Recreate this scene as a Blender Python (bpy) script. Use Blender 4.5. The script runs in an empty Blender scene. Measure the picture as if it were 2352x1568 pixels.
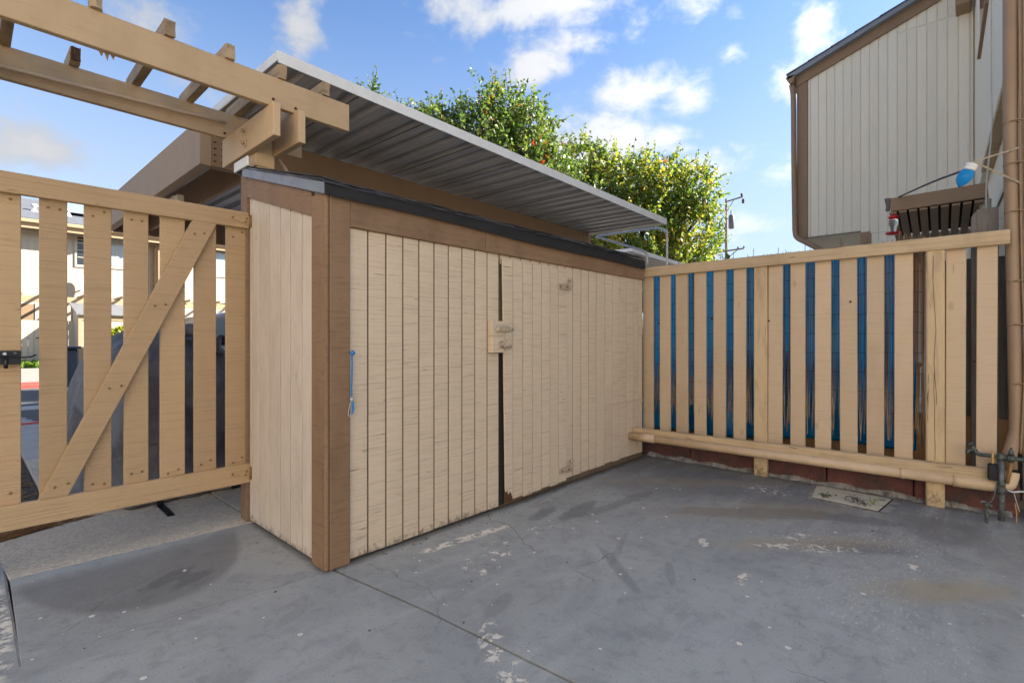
import bpy, bmesh, math, random
import numpy as np
from mathutils import Vector, Matrix

random.seed(7)
RNG = np.random.default_rng(11)
SC = bpy.context.scene
COL = SC.collection
R = math.radians

# ------------------------------------------------------------------ camera
HEAD = R(42.45)                      # heading of the lens from the +X axis towards +Y
cam_d = bpy.data.cameras.new('camera')
cam = bpy.data.objects.new('camera', cam_d)
COL.objects.link(cam)
cam.location = (-1.218, -2.358, 1.15)
cam.rotation_euler = (R(90), 0, HEAD - R(90))
cam_d.sensor_width = 36.0
cam_d.lens = 36.0 * 1150 / 2352
cam_d.shift_y = -6 / 2352
cam_d.clip_start = 0.03
cam_d.clip_end = 2000
SC.camera = cam

# ------------------------------------------------------------------ world, sun, exposure
SUN_EL = R(33)
SUN_V = Vector((0.80, -0.60, 0)).normalized()
SKY_STRENGTH = 0.067
SUN_STRENGTH = 5.0
EXPOSURE = 1.95
SC.view_settings.view_transform = 'Standard'
SC.view_settings.look = 'None'
SC.view_settings.gamma = 1.0
SC.view_settings.use_curve_mapping = False
SC.view_settings.exposure = EXPOSURE
SC.render.engine = 'CYCLES'
SC.cycles.max_bounces = 8
SC.cycles.diffuse_bounces = 5
SC.cycles.sample_clamp_indirect = 6
SC.cycles.use_denoising = True

world = bpy.data.worlds.new('World')
SC.world = world
world.use_nodes = True


class NT:
    """small helper to write node trees in one line each"""
    def __init__(self, tree):
        self.t = tree

    def n(self, kind, **kw):
        nd = self.t.nodes.new(kind)
        for k, v in kw.items():
            setattr(nd, k, v)
        return nd

    def link(self, a, b):
        self.t.links.new(a, b)

    def put(self, sock, v):
        if isinstance(v, bpy.types.NodeSocket):
            self.link(v, sock)
        else:
            sock.default_value = v

    def math(self, op, a, b=None, c=None, clamp=False):
        nd = self.n('ShaderNodeMath', operation=op)
        nd.use_clamp = clamp
        self.put(nd.inputs[0], a)
        if b is not None:
            self.put(nd.inputs[1], b)
        if c is not None:
            self.put(nd.inputs[2], c)
        return nd.outputs[0]

    def vmath(self, op, a, b=None):
        nd = self.n('ShaderNodeVectorMath', operation=op)
        self.put(nd.inputs[0], a)
        if b is not None:
            self.put(nd.inputs[1], b)
        return nd.outputs['Value'] if op in ('DOT_PRODUCT', 'LENGTH') else nd.outputs[0]

    def smooth(self, v, lo, hi, a=0.0, b=1.0):
        nd = self.n('ShaderNodeMapRange', interpolation_type='SMOOTHSTEP')
        self.put(nd.inputs[0], v)
        nd.inputs[1].default_value = lo
        nd.inputs[2].default_value = hi
        nd.inputs[3].default_value = a
        nd.inputs[4].default_value = b
        return nd.outputs[0]

    def noise(self, vec, scale, detail=3, rough=0.55, dist=0.0):
        nd = self.n('ShaderNodeTexNoise')
        self.put(nd.inputs['Vector'], vec)
        nd.inputs['Scale'].default_value = scale
        nd.inputs['Detail'].default_value = detail
        nd.inputs['Roughness'].default_value = rough
        nd.inputs['Distortion'].default_value = dist
        return nd.outputs['Fac']

    def mix(self, fac, a, b, blend='MIX'):
        nd = self.n('ShaderNodeMix', data_type='RGBA', blend_type=blend)
        self.put(nd.inputs[0], fac)
        self.put(nd.inputs[6], a if isinstance(a, bpy.types.NodeSocket) else (*a[:3], 1))
        self.put(nd.inputs[7], b if isinstance(b, bpy.types.NodeSocket) else (*b[:3], 1))
        return nd.outputs[2]

    def mapping(self, vec, scale=(1, 1, 1), loc=(0, 0, 0), rot=(0, 0, 0)):
        nd = self.n('ShaderNodeMapping')
        self.put(nd.inputs[0], vec)
        nd.inputs[1].default_value = loc
        nd.inputs[2].default_value = rot
        nd.inputs[3].default_value = scale
        return nd.outputs[0]


def build_sky():
    t = world.node_tree
    t.nodes.clear()
    k = NT(t)
    sky = k.n('ShaderNodeTexSky', sky_type='NISHITA')
    sky.sun_disc = False
    sky.sun_elevation = SUN_EL
    sky.sun_rotation = math.atan2(SUN_V.x, SUN_V.y)
    sky.altitude = 50
    sky.air_density = 1.0
    sky.dust_density = 0.6
    sky.ozone_density = 1.6
    tc = k.n('ShaderNodeTexCoord')
    d = tc.outputs['Generated']
    fx, fy = math.cos(HEAD), math.sin(HEAD)
    fwd = k.vmath('DOT_PRODUCT', d, (fx, fy, 0))
    rgt = k.vmath('DOT_PRODUCT', d, (fy, -fx, 0))
    sep = k.n('ShaderNodeSeparateXYZ')
    k.link(d, sep.inputs[0])
    az = k.math('ARCTAN2', rgt, fwd)
    el = k.math('ARCSINE', sep.outputs[2])
    # drifting cumulus: compass bearing, height, half width, half height (degrees), weight
    clouds = [(2.5, 28.6, 6.0, 2.2, 1.0), (5.0, 30.4, 6.4, 1.8, 0.8), (-4.5, 33.0, 7.0, 3.0, 0.75),
              (4.0, 33.6, 11.0, 2.2, 1.05), (20.0, 33.0, 3.5, 3.0, 0.75), (-23.0, 30.5, 3.2, 4.0, 0.8),
              (-22.0, 33.5, 3.0, 3.0, 0.7), (-36.5, 27.5, 3.8, 2.6, 0.75), (12.5, 25.6, 7.0, 2.4, 0.95),
              (19.5, 24.0, 4.5, 2.4, 0.75), (9.5, 21.2, 8.5, 3.4, 1.15), (16.0, 20.6, 5.0, 2.6, 0.85),
              (21.0, 17.5, 5.0, 1.9, 0.85), (29.0, 24.0, 3.0, 2.6, 0.6), (31.0, 27.6, 2.2, 3.2, 0.9),
              (28.0, 16.0, 5.0, 1.8, 0.55), (-43.0, 15.6, 5.5, 2.4, 0.85), (-39.0, 14.0, 3.5, 1.6, 0.6),
              (-34.0, 13.6, 2.0, 1.3, 0.5), (26.0, 11.5, 7.0, 1.5, 0.7), (14.0, 30.6, 2.0, 1.6, 0.6),
              (23.5, 27.6, 2.0, 1.2, 0.6), (-31.0, 23.0, 4.0, 1.6, 0.45), (24.0, 31.0, 1.6, 2.0, 0.45),
              (58.0, 24, 13, 6, 0.95), (80, 32, 15, 8, 0.95), (108, 22, 16, 7, 0.95), (140, 33, 17, 9, 0.95), (172, 22, 16, 7, 0.95), (18, 52, 20, 8, 0.95),  # from here on, clouds out of view added to whiten the fill light
              (-30, 55, 22, 8, 0.95), (65, 58, 24, 9, 0.95), (-95, 58, 26, 9, 0.95), (125, 60, 26, 9, 0.95), (-150, 58, 24, 8, 0.95), (-66, 22, 13, 6, 0.95),
              (-92, 34, 15, 8, 0.95), (-122, 24, 17, 7, 0.95), (-155, 36, 17, 8, 0.95), (-60, 42, 12, 6, 0.9), (45, 40, 10, 5, 0.9)]
    tot = None
    for a, e, sa, se, w in clouds:
        u = k.math('MULTIPLY', k.math('SUBTRACT', az, R(a)), 1 / R(sa))
        v = k.math('MULTIPLY', k.math('SUBTRACT', el, R(e)), 1 / R(se))
        q = k.math('ADD', k.math('MULTIPLY', u, u), k.math('MULTIPLY', v, v))
        g = k.math('MULTIPLY', k.math('EXPONENT', k.math('MULTIPLY', q, -1.0)), w)
        tot = g if tot is None else k.math('MAXIMUM', tot, g)
    comb = k.n('ShaderNodeCombineXYZ')
    k.link(az, comb.inputs[0])
    k.link(k.math('MULTIPLY', el, 1.5), comb.inputs[1])
    n1 = k.noise(comb.outputs[0], 11.0, 9, 0.60, 0.25)
    n2 = k.noise(comb.outputs[0], 30.0, 5, 0.6, 0.1)
    dens = k.math('ADD', tot, k.math('MULTIPLY', k.math('SUBTRACT', n1, 0.5), 1.9))
    dens = k.math('ADD', dens, k.math('MULTIPLY', k.math('SUBTRACT', n2, 0.5), 0.35))
    cov = k.smooth(dens, 0.27, 0.98)
    cov = k.math('MULTIPLY', cov, 0.94)
    shade = k.smooth(dens, 0.55, 1.25)
    ccol = k.mix(shade, (2.95, 3.08, 3.32), (3.45, 3.47, 3.55))
    sv = (SUN_V.x * math.cos(SUN_EL), SUN_V.y * math.cos(SUN_EL), math.sin(SUN_EL))
    cs = k.math('MAXIMUM', k.vmath('DOT_PRODUCT', d, sv), 0.0)
    ph = k.math('ADD', 0.80, k.math('MULTIPLY', k.math('MULTIPLY', cs, cs), 1.6))
    pc = k.n('ShaderNodeCombineColor')
    for q in range(3):
        k.link(ph, pc.inputs[q])
    ccol = k.mix(1.0, ccol, pc.outputs[0], 'MULTIPLY')
    horiz = k.smooth(el, 0.0, R(36))
    base = k.mix(1.0, sky.outputs[0], (0.73, 0.87, 1.04), 'MULTIPLY')
    haze = k.mix(k.math('MULTIPLY', k.math('SUBTRACT', 1.0, horiz), 0.85), base, (2.75, 3.1, 3.55))
    fin = k.mix(cov, haze, ccol)
    bg = k.n('ShaderNodeBackground')
    k.link(fin, bg.inputs[0])
    bg.inputs[1].default_value = SKY_STRENGTH
    out = k.n('ShaderNodeOutputWorld')
    k.link(bg.outputs[0], out.inputs[0])


build_sky()

sun_d = bpy.data.lights.new('sun', 'SUN')
sun_d.energy = SUN_STRENGTH
sun_d.angle = R(0.5)
sun_d.color = (1.0, 0.93, 0.82)
sun = bpy.data.objects.new('sun', sun_d)
COL.objects.link(sun)
to_sun = Vector((SUN_V.x * math.cos(SUN_EL), SUN_V.y * math.cos(SUN_EL), math.sin(SUN_EL)))
sun.rotation_euler = to_sun.to_track_quat('Z', 'Y').to_euler()

# ------------------------------------------------------------------ materials
MATS = {}


def base_mat(name):
    m = bpy.data.materials.new(name)
    m.use_nodes = True
    t = m.node_tree
    t.nodes.clear()
    k = NT(t)
    bs = k.n('ShaderNodeBsdfPrincipled')
    out = k.n('ShaderNodeOutputMaterial')
    k.link(bs.outputs[0], out.inputs[0])
    return m, k, bs


def obj_vec(k, rnd=True):
    tc = k.n('ShaderNodeTexCoord')
    if not rnd:
        return tc.outputs['Object']
    oi = k.n('ShaderNodeObjectInfo')
    sc = k.vmath('SCALE', (31.0, 17.0, 23.0))
    sc.node.inputs['Scale'].default_value = 1
    k.link(k.math('MULTIPLY', oi.outputs['Random'], 3.0), sc.node.inputs['Scale'])
    return k.vmath('ADD', tc.outputs['Object'], sc)


def bump(k, bs, h, dist, strength=1.0):
    b = k.n('ShaderNodeBump')
    b.inputs['Strength'].default_value = strength
    b.inputs['Distance'].default_value = dist
    k.put(b.inputs['Height'], h)
    k.link(b.outputs[0], bs.inputs['Normal'])


def wood(name, col, dark, stretch=(5, 5, 85), line=0.5, mott=0.25, crack=0.0, depth=0.002, rough=0.62,
         knots=0.0, grime=None, cscale=(30, 30, 2.0), tone=0.10):
    """painted sawn timber: fine saw lines (stretch), mottled paint, optional checks, knots and dirt"""
    m, k, bs = base_mat(name)
    v = obj_vec(k)
    lines = k.noise(k.mapping(v, stretch), 1.0, 4, 0.65, 0.05)
    lm = k.smooth(lines, 0.30, 0.52)
    mo = k.noise(k.mapping(v, (3, 3, 1.3)), 1.6, 5, 0.6)
    c = k.mix(k.math('MULTIPLY', k.math('SUBTRACT', 1.0, lm), line), col, dark)
    c = k.mix(k.math('MULTIPLY', k.smooth(mo, 0.40, 0.75), mott), c, dark)
    oi = k.n('ShaderNodeObjectInfo')
    tonef = k.math('ADD', 1.0 - tone, k.math('MULTIPLY', oi.outputs['Random'], 2 * tone))
    cc = k.n('ShaderNodeCombineColor')
    for i in range(3):
        k.link(tonef, cc.inputs[i])
    c = k.mix(1.0, c, cc.outputs[0], 'MULTIPLY')
    h = lines
    if crack > 0:
        cn = k.noise(k.mapping(v, cscale), 1.0, 3, 0.5, 0.4)
        cm = k.math('MULTIPLY', k.smooth(cn, 0.70, 0.76), crack)
        c = k.mix(cm, c, (0.06, 0.04, 0.025))
        h = k.math('SUBTRACT', lines, k.math('MULTIPLY', cm, 2.0))
    if knots > 0:
        vo = k.n('ShaderNodeTexVoronoi')
        k.put(vo.inputs['Vector'], k.mapping(v, (7, 7, 3.2)))
        vo.inputs['Scale'].default_value = 1.0
        kn = k.math('MULTIPLY', k.smooth(vo.outputs['Distance'], 0.14, 0.05), knots)
        c = k.mix(kn, c, dark)
    if grime:
        geo = k.n('ShaderNodeTexCoord')
        sp = k.n('ShaderNodeSeparateXYZ')
        k.link(geo.outputs['Object'], sp.inputs[0])
        gz = k.smooth(sp.outputs[2], grime[0], grime[1], 1.0, 0.0)
        gn = k.noise(k.mapping(v, (40, 40, 30)), 1.0, 6, 0.75)
        gm = k.math('MULTIPLY', k.smooth(k.math('ADD', k.math('MULTIPLY', gz, 0.36), gn), 0.72, 1.0), 0.8)
        c = k.mix(gm, c, (0.075, 0.055, 0.04))
    k.put(bs.inputs['Base Color'], c)
    bs.inputs['Roughness'].default_value = rough
    bs.inputs['Specular IOR Level'].default_value = 0.35
    bump(k, bs, h, depth)
    MATS[name] = m
    return m


def plain(name, col, rough=0.5, metal=0.0, var=0.15, nscale=9.0, bdist=0.0, spec=0.5, dark=None):
    m, k, bs = base_mat(name)
    v = obj_vec(k)
    n = k.noise(v, nscale, 5, 0.6)
    d = dark if dark else tuple(c * 0.6 for c in col)
    c = k.mix(k.math('MULTIPLY', k.smooth(n, 0.38, 0.72), var * 3), col, d)
    k.put(bs.inputs['Base Color'], c)
    bs.inputs['Roughness'].default_value = rough
    bs.inputs['Metallic'].default_value = metal
    bs.inputs['Specular IOR Level'].default_value = spec
    if bdist:
        bump(k, bs, n, bdist)
    MATS[name] = m
    return m


TAN = (0.49, 0.335, 0.178)
TAN_D = (0.27, 0.17, 0.085)
wood('gate_paint', (0.49, 0.335, 0.185), (0.28, 0.18, 0.09), stretch=(2.5, 2.5, 170), line=0.40, mott=0.14, depth=0.0035, crack=0.25,
     cscale=(14, 14, 160))
wood('pergola_paint', (0.54, 0.385, 0.225), (0.33, 0.215, 0.115), stretch=(6, 6, 40), line=0.16, mott=0.3, depth=0.001, crack=0.15,
     cscale=(3, 3, 60))
wood('rafter_paint', (0.40, 0.29, 0.165), (0.12, 0.075, 0.04), stretch=(14, 3, 30), line=0.5, mott=0.5, depth=0.004, crack=1.0,
     cscale=(16, 5, 16))
wood('fence_paint', (0.56, 0.42, 0.28), (0.35, 0.24, 0.14), stretch=(4, 4, 80), line=0.22, mott=0.22, depth=0.0018, knots=0.5,
     crack=0.35, cscale=(30, 30, 3), tone=0.085)
wood('rail_paint', (0.55, 0.405, 0.245), (0.16, 0.10, 0.055), stretch=(2, 2, 55), line=0.35, mott=0.25, depth=0.003, crack=0.9,
     cscale=(5, 5, 70))
wood('post_paint', (0.55, 0.405, 0.24), (0.2, 0.13, 0.07), stretch=(20, 20, 4), line=0.35, mott=0.3, depth=0.004, crack=0.9, knots=0.6,
     cscale=(38, 38, 2.2), grime=(0.0, 0.25))
wood('siding_cream', (0.66, 0.53, 0.385), (0.36, 0.27, 0.18), stretch=(3.2, 3.2, 140), line=0.55, mott=0.10, depth=0.0045, crack=0.75,
     cscale=(7, 7, 150), grime=(0.0, 0.13), tone=0.03)
wood('siding_smooth', (0.62, 0.53, 0.44), (0.42, 0.335, 0.265), stretch=(30, 30, 8), line=0.28, mott=0.4, depth=0.001, crack=0.35,
     cscale=(40, 40, 12), grime=(0.0, 0.12), tone=0.04)  # same cream, tinted cooler for the sky light on the short side
wood('trim_brown', (0.26, 0.160, 0.090), (0.115, 0.064, 0.034), stretch=(8, 8, 60), line=0.35, mott=0.4, depth=0.002, crack=0.35,
     cscale=(8, 8, 60))
wood('house_siding', (0.80, 0.72, 0.585), (0.60, 0.52, 0.40), stretch=(70, 70, 3.5), line=0.28, mott=0.12, depth=0.001, tone=0.03)
wood('house_brown', (0.30, 0.195, 0.115), (0.18, 0.112, 0.065), stretch=(6, 6, 60), line=0.25, mott=0.25, depth=0.001)
wood('carport_brown', (0.29, 0.185, 0.108), (0.19, 0.12, 0.068), stretch=(4, 4, 30), line=0.15, mott=0.2, depth=0.0006)
wood('grey_wood', (0.175, 0.155, 0.14), (0.05, 0.043, 0.038), stretch=(120, 120, 3), line=0.6, mott=0.4, depth=0.003)
wood('plywood', (0.30, 0.165, 0.075), (0.16, 0.085, 0.04), stretch=(40, 40, 3), line=0.3, mott=0.4, depth=0.0006)
wood('soffit_grey', (0.22, 0.205, 0.17), (0.14, 0.13, 0.105), stretch=(4, 60, 4), line=0.3, mott=0.1, depth=0.001)
wood('carport_tan', (0.40, 0.275, 0.168), (0.28, 0.185, 0.105), stretch=(4, 4, 30), line=0.12, mott=0.2, depth=0.0006)
plain('screw_rust', (0.30, 0.17, 0.06), 0.6, 0.3, 0.3, 200)
plain('rot_wood', (0.10, 0.045, 0.02), 0.95, 0, 0.3, 60, 0.01)
plain('tan_pipe', (0.58, 0.425, 0.27), 0.5, 0, 0.16, 9, dark=(0.42, 0.30, 0.18))
plain('brown_pipe', (0.285, 0.185, 0.11), 0.45, 0, 0.08, 6)
plain('white_pipe', (0.62, 0.57, 0.47), 0.45, 0, 0.06, 6)
plain('cable_brown', (0.27, 0.18, 0.11), 0.5, 0, 0.1, 20)
plain('galvanised', (0.55, 0.57, 0.58), 0.42, 0.75, 0.12, 14)
plain('fascia_metal', (0.80, 0.80, 0.77), 0.5, 0.05, 0.10, 7, dark=(0.60, 0.585, 0.53))
plain('drip_edge_dark', (0.022, 0.021, 0.021), 0.6, 0.0, 0.25, 8, dark=(0.014, 0.013, 0.012), spec=0.25)
plain('drip_edge_grey', (0.24, 0.245, 0.26), 0.42, 0.3, 0.2, 8)
plain('shingle', (0.055, 0.055, 0.06), 0.95, 0, 0.3, 120, 0.004)
plain('far_shingle', (0.12, 0.13, 0.15), 0.95, 0, 0.3, 14, 0.01)
plain('black_metal', (0.012, 0.012, 0.014), 0.35, 0.2, 0.1, 20)
plain('old_brass', (0.10, 0.12, 0.105), 0.6, 0.45, 0.35, 60, 0.002, dark=(0.04, 0.045, 0.04))
plain('old_steel', (0.17, 0.175, 0.17), 0.55, 0.4, 0.35, 50, 0.001, dark=(0.06, 0.065, 0.065))
plain('handle_tan', (0.55, 0.33, 0.11), 0.5)
plain('rope_blue', (0.02, 0.20, 0.52), 0.6)
plain('rope_grey', (0.42, 0.42, 0.40), 0.8)
plain('painted_hinge', (0.47, 0.385, 0.285), 0.45, 0.1, 0.25, 60, dark=(0.22, 0.165, 0.11))
plain('strap_webbing', (0.36, 0.31, 0.23), 0.8, 0, 0.25, 60)
plain('red_plastic', (0.55, 0.012, 0.02), 0.3, 0, 0.05)
plain('white_plastic', (0.72, 0.70, 0.66), 0.35, 0, 0.08, 30)
plain('groove_dirt_shade', (0.135, 0.098, 0.062), 0.9, 0, 0.2, 12)  # shade inside the grooves, with some dirt, put into one dark colour
plain('dark_gap', (0.02, 0.016, 0.012), 0.95)
plain('window_dark', (0.03, 0.035, 0.04), 0.12, 0, 0.02, spec=0.8)
plain('roof_edge', (0.24, 0.26, 0.30), 0.8, 0, 0.1, 6)
plain('far_glass', (0.30, 0.38, 0.45), 0.15, 0, 0.05, 3, spec=0.8)
plain('far_white', (0.46, 0.41, 0.33), 0.8, 0, 0.03)
plain('far_tan', (0.36, 0.255, 0.15), 0.8, 0, 0.05)
plain('far_brown', (0.25, 0.17, 0.10), 0.8, 0, 0.08)
plain('red_paint', (0.55, 0.06, 0.045), 0.75, 0, 0.15, 3)
plain('white_paint', (0.72, 0.72, 0.70), 0.7, 0, 0.12, 8)
plain('asphalt', (0.085, 0.088, 0.092), 0.92, 0, 0.2, 30, 0.003)
plain('pale_concrete', (0.47, 0.44, 0.39), 0.9, 0, 0.15, 6, 0.002)
plain('far_concrete', (0.27, 0.25, 0.22), 0.9, 0, 0.15, 3, 0.002)
plain('earth', (0.12, 0.10, 0.075), 0.95, 0, 0.3, 4, 0.01)
plain('gravel_soil', (0.085, 0.07, 0.055), 0.95, 0, 0.35, 60, 0.015)
plain('bark', (0.10, 0.075, 0.055), 0.95, 0, 0.35, 30, 0.02)
plain('pole_wood', (0.22, 0.155, 0.115), 0.9, 0, 0.2, 20, 0.004)
plain('bin_plastic', (0.06, 0.075, 0.10), 0.5)
plain('car_paint', (0.68, 0.69, 0.70), 0.22, 0.35, 0.03)
plain('car_black', (0.012, 0.014, 0.02), 0.25, 0, 0.03)
plain('tyre', (0.02, 0.02, 0.02), 0.9)
plain('lamp_red', (0.4, 0.01, 0.01), 0.2)
plain('wire_black', (0.02, 0.018, 0.016), 0.6)
plain('mortar', (0.29, 0.275, 0.25), 0.95, 0, 0.35, 14, 0.012, dark=(0.12, 0.11, 0.095))
plain('porch_wall', (0.60, 0.53, 0.43), 0.7, 0, 0.06, 5)
plain('leaf_litter', (0.20, 0.10, 0.035), 0.9)


def cloth_mat():
    m, k, bs = base_mat('cover_cloth')
    v = obj_vec(k, False)
    n = k.noise(v, 5.0, 5, 0.6, 0.6)
    n2 = k.noise(v, 500.0, 2, 0.5)
    c = k.mix(k.smooth(n, 0.35, 0.7), (0.15, 0.153, 0.168), (0.085, 0.088, 0.098))
    k.put(bs.inputs['Base Color'], c)
    bs.inputs['Roughness'].default_value = 0.62
    bump(k, bs, k.math('ADD', n, k.math('MULTIPLY', n2, 0.02)), 0.03)
    MATS['cover_cloth'] = m


cloth_mat()


def floor_mat():
    """blue grey paint on concrete: worn flakes, damp blotches, rust and dust, brush ripple, hair cracks"""
    m, k, bs = base_mat('painted_concrete')
    v = obj_vec(k, False)
    sp = k.n('ShaderNodeSeparateXYZ')
    k.link(v, sp.inputs[0])
    x, y = sp.outputs[0], sp.outputs[1]
    big = k.noise(v, 0.9, 4, 0.55, 0.4)
    mid = k.noise(v, 4.2, 6, 0.62, 0.5)
    fine = k.noise(v, 38.0, 5, 0.7)
    c = k.mix(k.smooth(big, 0.32, 0.68), (0.385, 0.392, 0.368), (0.30, 0.312, 0.300))
    c = k.mix(k.math('MULTIPLY', k.smooth(mid, 0.48, 0.70), 0.38), c, (0.205, 0.205, 0.207))

    rag = k.noise(v, 13.0, 8, 0.72, 0.6)
    rough_n = k.math('ADD', k.math('MULTIPLY', mid, 0.45), k.math('MULTIPLY', rag, 0.55))

    def blob(px, py, rx, ry, rot=0.0, soft=0.35, wob=1.5, nz=None):
        ca, sa = math.cos(rot), math.sin(rot)
        dx, dy = k.math('SUBTRACT', x, px), k.math('SUBTRACT', y, py)
        u = k.math('MULTIPLY', k.math('ADD', k.math('MULTIPLY', dx, ca), k.math('MULTIPLY', dy, sa)), 1 / rx)
        w = k.math('MULTIPLY', k.math('SUBTRACT', k.math('MULTIPLY', dy, ca), k.math('MULTIPLY', dx, sa)), 1 / ry)
        q = k.math('SQRT', k.math('ADD', k.math('MULTIPLY', u, u), k.math('MULTIPLY', w, w)))
        q = k.math('ADD', q, k.math('MULTIPLY', k.math('SUBTRACT', nz or rough_n, 0.5), wob * 2.4))
        return k.smooth(q, 1.0 + soft, 1.0 - soft, 0.0, 1.0)

    # tired, scrubbed film and fine soiling
    c = k.mix(k.math('MULTIPLY', k.smooth(rag, 0.48, 0.68), 0.42), c, (0.18, 0.18, 0.18))
    film = k.noise(k.mapping(v, (1.2, 5.0, 1), rot=(0, 0, -0.75)), 1.4, 6, 0.68, 0.5)
    c = k.mix(k.math('MULTIPLY', k.smooth(film, 0.50, 0.68), 0.42), c, (0.43, 0.435, 0.425))
    far_soil = k.math('MULTIPLY', k.smooth(x, 1.6, 3.2), k.smooth(film, 0.34, 0.58))
    c = k.mix(k.math('MULTIPLY', far_soil, 0.62), c, (0.14, 0.136, 0.13))
    grit = k.noise(v, 130.0, 3, 0.7)
    c = k.mix(k.math('MULTIPLY', k.smooth(grit, 0.56, 0.70), 0.5), c, (0.14, 0.14, 0.14))
    # dirt fan left by the swing of the gate
    dx, dy = k.math('ADD', x, 0.60), k.math('SUBTRACT', y, 1.02)
    rr = k.math('SQRT', k.math('ADD', k.math('MULTIPLY', dx, dx), k.math('MULTIPLY', k.math('MULTIPLY', dy, dy), 0.36)))
    fan = k.smooth(k.math('ADD', rr, k.math('MULTIPLY', mid, 0.04)), 0.515, 0.47)
    fan = k.math('MULTIPLY', fan, k.smooth(y, 0.97, 0.80))
    c = k.mix(k.math('MULTIPLY', fan, 0.55), c, (0.12, 0.12, 0.12))
    # damp and greasy blotches
    for bx, by, rx, ry, ro, a in [(1.00, -1.05, 0.24, 0.028, 0.9, 0.38), (1.12, -1.27, 0.14, 0.022, 0.5, 0.3),
                                  (1.22, -0.93, 0.20, 0.02, 0.35, 0.28), (-0.57, 0.48, 0.13, 0.05, 0.5, 0.75),
                                  (-0.48, 0.40, 0.10, 0.05, 0.5, 0.7), (1.55, -0.42, 0.22, 0.06, 0.1, 0.6),
                                  (1.35, -0.28, 0.16, 0.05, 0.2, 0.6), (1.9, -0.55, 0.4, 0.05, -0.1, 0.45),
                                  (2.35, -1.35, 0.60, 0.10, -0.9, 0.55), (2.6, -1.75, 0.35, 0.09, -1.2, 0.55),
                                  (2.7, -0.5, 0.6, 0.5, 0.0, 0.45), (2.85, -1.1, 0.3, 0.6, 0.0, 0.4),
                                  (2.75, -2.2, 0.25, 0.2, 0.3, 0.5), (2.1, -1.9, 0.25, 0.08, -1.0, 0.5),
                                  (0.35, -0.85, 0.10, 0.04, 0.3, 0.3), (-0.30, -0.28, 0.08, 0.03, 0.4, 0.2),
                                  (0.62, -1.10, 0.16, 0.05, 0.2, 0.12), (3.0, -0.1, 0.5, 0.16, 0.0, 0.5)]:
        c = k.mix(k.math('MULTIPLY', blob(bx, by, rx, ry, ro, 0.22), a), c, (0.13, 0.132, 0.135))
    # dirt along the foot of the shed and fence, doubling as painted contact shadow
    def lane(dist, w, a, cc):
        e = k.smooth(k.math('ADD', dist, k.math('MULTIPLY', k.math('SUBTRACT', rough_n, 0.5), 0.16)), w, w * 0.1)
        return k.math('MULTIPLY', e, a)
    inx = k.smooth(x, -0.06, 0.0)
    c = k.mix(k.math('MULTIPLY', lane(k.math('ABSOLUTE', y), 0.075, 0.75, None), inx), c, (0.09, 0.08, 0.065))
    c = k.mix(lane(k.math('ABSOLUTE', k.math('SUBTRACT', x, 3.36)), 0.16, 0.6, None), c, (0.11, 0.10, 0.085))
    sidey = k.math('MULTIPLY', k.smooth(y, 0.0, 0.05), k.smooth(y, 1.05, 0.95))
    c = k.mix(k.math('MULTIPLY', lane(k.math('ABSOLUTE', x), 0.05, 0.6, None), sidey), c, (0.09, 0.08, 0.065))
    # rust and silt
    for bx, by, rx, ry, ro, a in [(1.80, -2.26, 0.30, 0.10, -0.75, 0.6), (2.02, -1.72, 0.42, 0.09, -0.8, 0.5),
                                  (2.35, -1.30, 0.7, 0.15, -0.8, 0.35), (2.75, -0.75, 0.6, 0.10, -0.9, 0.35)]:
        c = k.mix(k.math('MULTIPLY', blob(bx, by, rx, ry, ro, 0.6), a), c, (0.36, 0.285, 0.17))
    # chalky scuffs
    scuff = k.noise(k.mapping(v, (9, 30, 1), rot=(0, 0, 0.8)), 2.4, 5, 0.7)
    for bx, by, rx, ry, ro in [(2.10, -1.75, 0.32, 0.22, -0.8), (2.95, -1.2, 0.18, 0.28, 0.1), (2.3, -2.1, 0.4, 0.2, 0.3),
                               (1.45, -1.9, 0.25, 0.14, 0.4), (1.65, -2.05, 0.3, 0.1, 0.4), (1.25, -2.2, 0.2, 0.2, 0)]:
        f = k.math('MULTIPLY', blob(bx, by, rx, ry, ro, 0.5), k.smooth(scuff, 0.53, 0.66))
        c = k.mix(k.math('MULTIPLY', f, 0.42), c, (0.62, 0.62, 0.63))
    # flakes where the paint has come off the pale concrete
    vo = k.n('ShaderNodeTexVoronoi')
    k.put(vo.inputs['Vector'], k.vmath('ADD', v, k.vmath('SCALE', (1, 1, 0))))
    vo.inputs['Scale'].default_value = 21
    vsep = k.n('ShaderNodeSeparateColor')
    k.link(vo.outputs['Color'], vsep.inputs[0])
    pick = k.smooth(k.math('ADD', vsep.outputs[0], k.math('MULTIPLY', k.math('SUBTRACT', big, 0.5), 0.7)), 0.84, 0.86)
    size = k.math('ADD', 0.03, k.math('MULTIPLY', k.math('POWER', vsep.outputs[1], 3.0), 0.22))
    dd = k.math('SUBTRACT', k.math('ADD', vo.outputs['Distance'], k.math('MULTIPLY', k.math('SUBTRACT', fine, 0.5), 0.35)), size)
    chip = k.math('MULTIPLY', k.smooth(dd, 0.02, -0.01), pick)
    fl = k.noise(v, 16.0, 6, 0.72, 0.3)
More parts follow.
